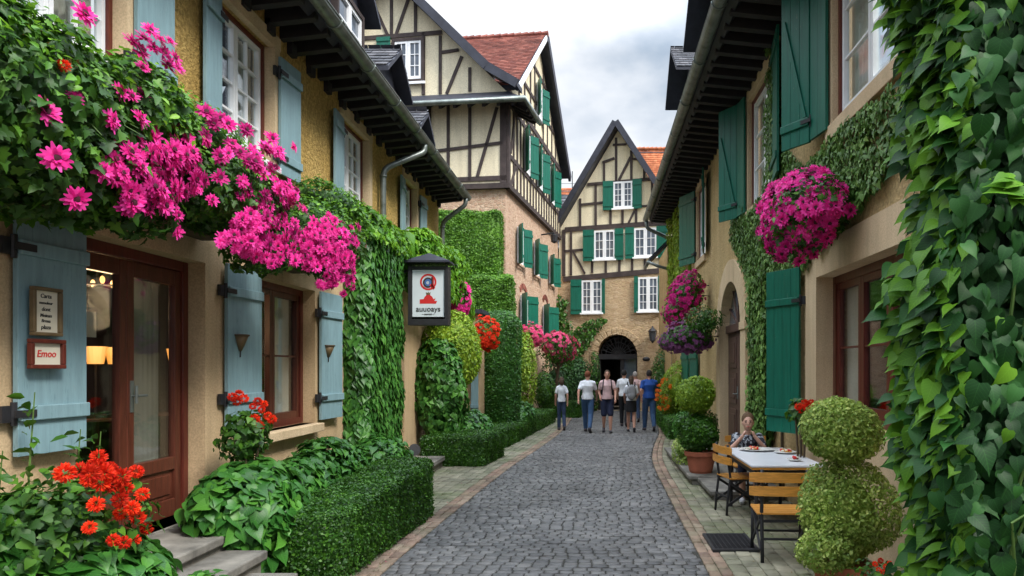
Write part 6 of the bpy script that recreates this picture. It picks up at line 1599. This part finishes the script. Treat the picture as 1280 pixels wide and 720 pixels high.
o = thing('rucksack', 'dark straps of a rucksack worn by the woman in the pink top', 'backpack', (.31, 20.3, 1.1)); b = MB(); cx_ = wx(759,20.1); b.ball((cx_,20.28,1.2), (.14,.09,.2), 14, 10); t = b.build('bag', M['blackcloth'], o); remesh(t, .014, 2)
b = MB()
for s in (-1,1): b.tube([(cx_+.10*s,20.2,1.42),(cx_+.105*s,20.08,1.47),(cx_+.12*s,19.93,1.32),(cx_+.15*s,19.98,1.05)], .016, 6)
b.build('strap', M['blackcloth'], o)
# the boy at the table, hands raised to his mouth; built facing +Y then turned
o = thing('person', 'boy in dark patterned shirt sitting behind the white table with his hands at his mouth', 'person', (0,0,0)); k = .80
hc = (0, .075, 1.035); b = MB()
b.tube([(0,0,.48),(0,.01,.62),(0,.02,.78),(0,.03,.86)], [.115,.11,.125,.07], 14); b.ball((0,.02,.79), (.14,.085,.09), 14, 10); b.tube([(0,.03,.85),(0,.055,.95)], [.045,.042], 10); head_parts(b, hc, .92)
for s in (-1,1):
    limb(b, [(.07*s,0,.50),(.09*s,.36,.50),(.09*s,.38,.27),(.09*s,.36,.07)], [.068,.05,.045,.03]); limb(b, [(.09*s,.33,.035),(.095*s,.50,.03)], [.03,.025])
    el = (.20*s,.16,.70); wr = (.075*s,.215,.86); limb(b, [(.145*s,.02,.835),el,wr], [.042,.034,.023]); hand(b, wr, (-.035*s,-.01,.08), .62, s, .85)
body = b.build('body', M['skin2'], o); remesh(body, .007, 2)
b = MB(); b.tube([(0,0,.46),(0,.01,.62),(0,.02,.78),(0,.03,.865)], [.135,.128,.14,.08], 16); b.ball((0,.02,.79), (.155,.10,.09), 14, 10)
for s in (-1,1): limb(b, [(.145*s,.02,.835),lerp((.145*s,.02,.835),(.20*s,.16,.70),.75)], [.056,.052])
M['patterned'] = NT('patterned_cloth'); t_ = M['patterned']; t_.base(t_.ramp(t_.noise(22, 2), [(.50,(.02,.02,.03)),(.56,(.35,.38,.42))]), .85); M['patterned'] = t_.mat
t = b.build('shirt', M['patterned'], o); remesh(t, .009, 3)
b = MB(); b.ball((0,0,.50), (.135,.11,.08), 14, 8)
for s in (-1,1): limb(b, [(.07*s,0,.51),(.09*s,.34,.51)], [.078,.062]); limb(b, [(.09*s,.36,.5),(.09*s,.38,.36)], [.06,.056])
t = b.build('shorts', M['navy'], o); remesh(t, .011, 2)
b = MB()
for s in (-1,1): limb(b, [(.09*s,.34,.04),(.095*s,.50,.035)], [.042,.035])
t = b.build('shoes', M['sneaker'], o); remesh(t, .009, 2)
b = MB(); b.ball((0,hc[1]-.022,hc[2]+.036), (.083,.090,.100), 18, 12); t = b.build('hair', M['hairblond'], o); remesh(t, .008, 2)
face(o, hc, .92, o)
o.location = (2.10, 9.98, 0); o.rotation_euler.z = R(172); o.scale = (1.05,1.05,1.02)

# ================================================================== CAMERA, SKY, LIGHT
cam = bpy.data.objects.new('camera', bpy.data.cameras.new('camera')); COL.objects.link(cam); S.camera = cam
cam.location = (0, 0, H); cam.rotation_euler = (R(90), 0, 0); cd = cam.data; cd.sensor_width = 36; cd.lens = F/1280*36
cd.shift_x = (640-VX)/1280; cd.shift_y = (VY-360)/1280; cd.clip_start = .05; cd.clip_end = 2000
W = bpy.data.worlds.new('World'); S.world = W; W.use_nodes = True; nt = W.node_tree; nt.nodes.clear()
N_ = nt.nodes.new; out_ = N_('ShaderNodeOutputWorld'); bg = N_('ShaderNodeBackground'); nt.links.new(bg.outputs[0], out_.inputs[0])
sky = N_('ShaderNodeTexSky'); sky.sky_type = 'NISHITA'; sky.sun_disc = False; sky.sun_elevation = R(44); sky.sun_rotation = R(130)
tc = N_('ShaderNodeTexCoord'); mp = N_('ShaderNodeMapping'); mp.inputs['Scale'].default_value = (1, 1, 1.8); nt.links.new(tc.outputs['Generated'], mp.inputs[0])
nz = N_('ShaderNodeTexNoise'); nz.inputs['Scale'].default_value = 3.6; nz.inputs['Detail'].default_value = 7; nz.inputs['Roughness'].default_value = .5; nt.links.new(mp.outputs[0], nz.inputs['Vector'])
cr = N_('ShaderNodeValToRGB'); e = cr.color_ramp.elements; e[0].position = .40; e[0].color = (3.5,4.2,5.1,1); e[1].position = .58; e[1].color = (7.4,7.6,7.9,1)
nt.links.new(nz.outputs['Fac'], cr.inputs[0])
cov = N_('ShaderNodeMix'); cov.data_type = 'RGBA'; cov.inputs[0].default_value = .90; nt.links.new(sky.outputs[0], cov.inputs[6]); nt.links.new(cr.outputs[0], cov.inputs[7]); 
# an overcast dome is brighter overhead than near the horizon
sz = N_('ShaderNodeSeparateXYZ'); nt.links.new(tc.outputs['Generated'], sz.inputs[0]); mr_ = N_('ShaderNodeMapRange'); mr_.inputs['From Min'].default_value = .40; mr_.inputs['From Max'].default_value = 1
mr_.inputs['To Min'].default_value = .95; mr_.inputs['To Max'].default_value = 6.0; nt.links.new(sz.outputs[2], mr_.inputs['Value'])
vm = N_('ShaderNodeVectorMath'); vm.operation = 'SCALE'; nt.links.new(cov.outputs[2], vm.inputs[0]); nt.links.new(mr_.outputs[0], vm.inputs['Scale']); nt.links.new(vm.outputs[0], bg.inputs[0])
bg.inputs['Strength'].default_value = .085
su = bpy.data.objects.new('sun', bpy.data.lights.new('sun', 'SUN')); COL.objects.link(su); su.data.energy = 2.3; su.data.angle = R(15); su.data.color = (1,.95,.87)
su.rotation_euler = (R(44), 0, R(50)); su.location = (0,0,30)
S.view_settings.view_transform = 'Standard'; S.view_settings.look = 'None'; S.view_settings.gamma = 1; S.view_settings.exposure = .85
S.render.engine = 'CYCLES'; cy = S.cycles; cy.max_bounces = 6; cy.diffuse_bounces = 3; cy.glossy_bounces = 3; cy.transmission_bounces = 4; cy.transparent_max_bounces = 8
S.render.resolution_x = 1024; S.render.resolution_y = 576
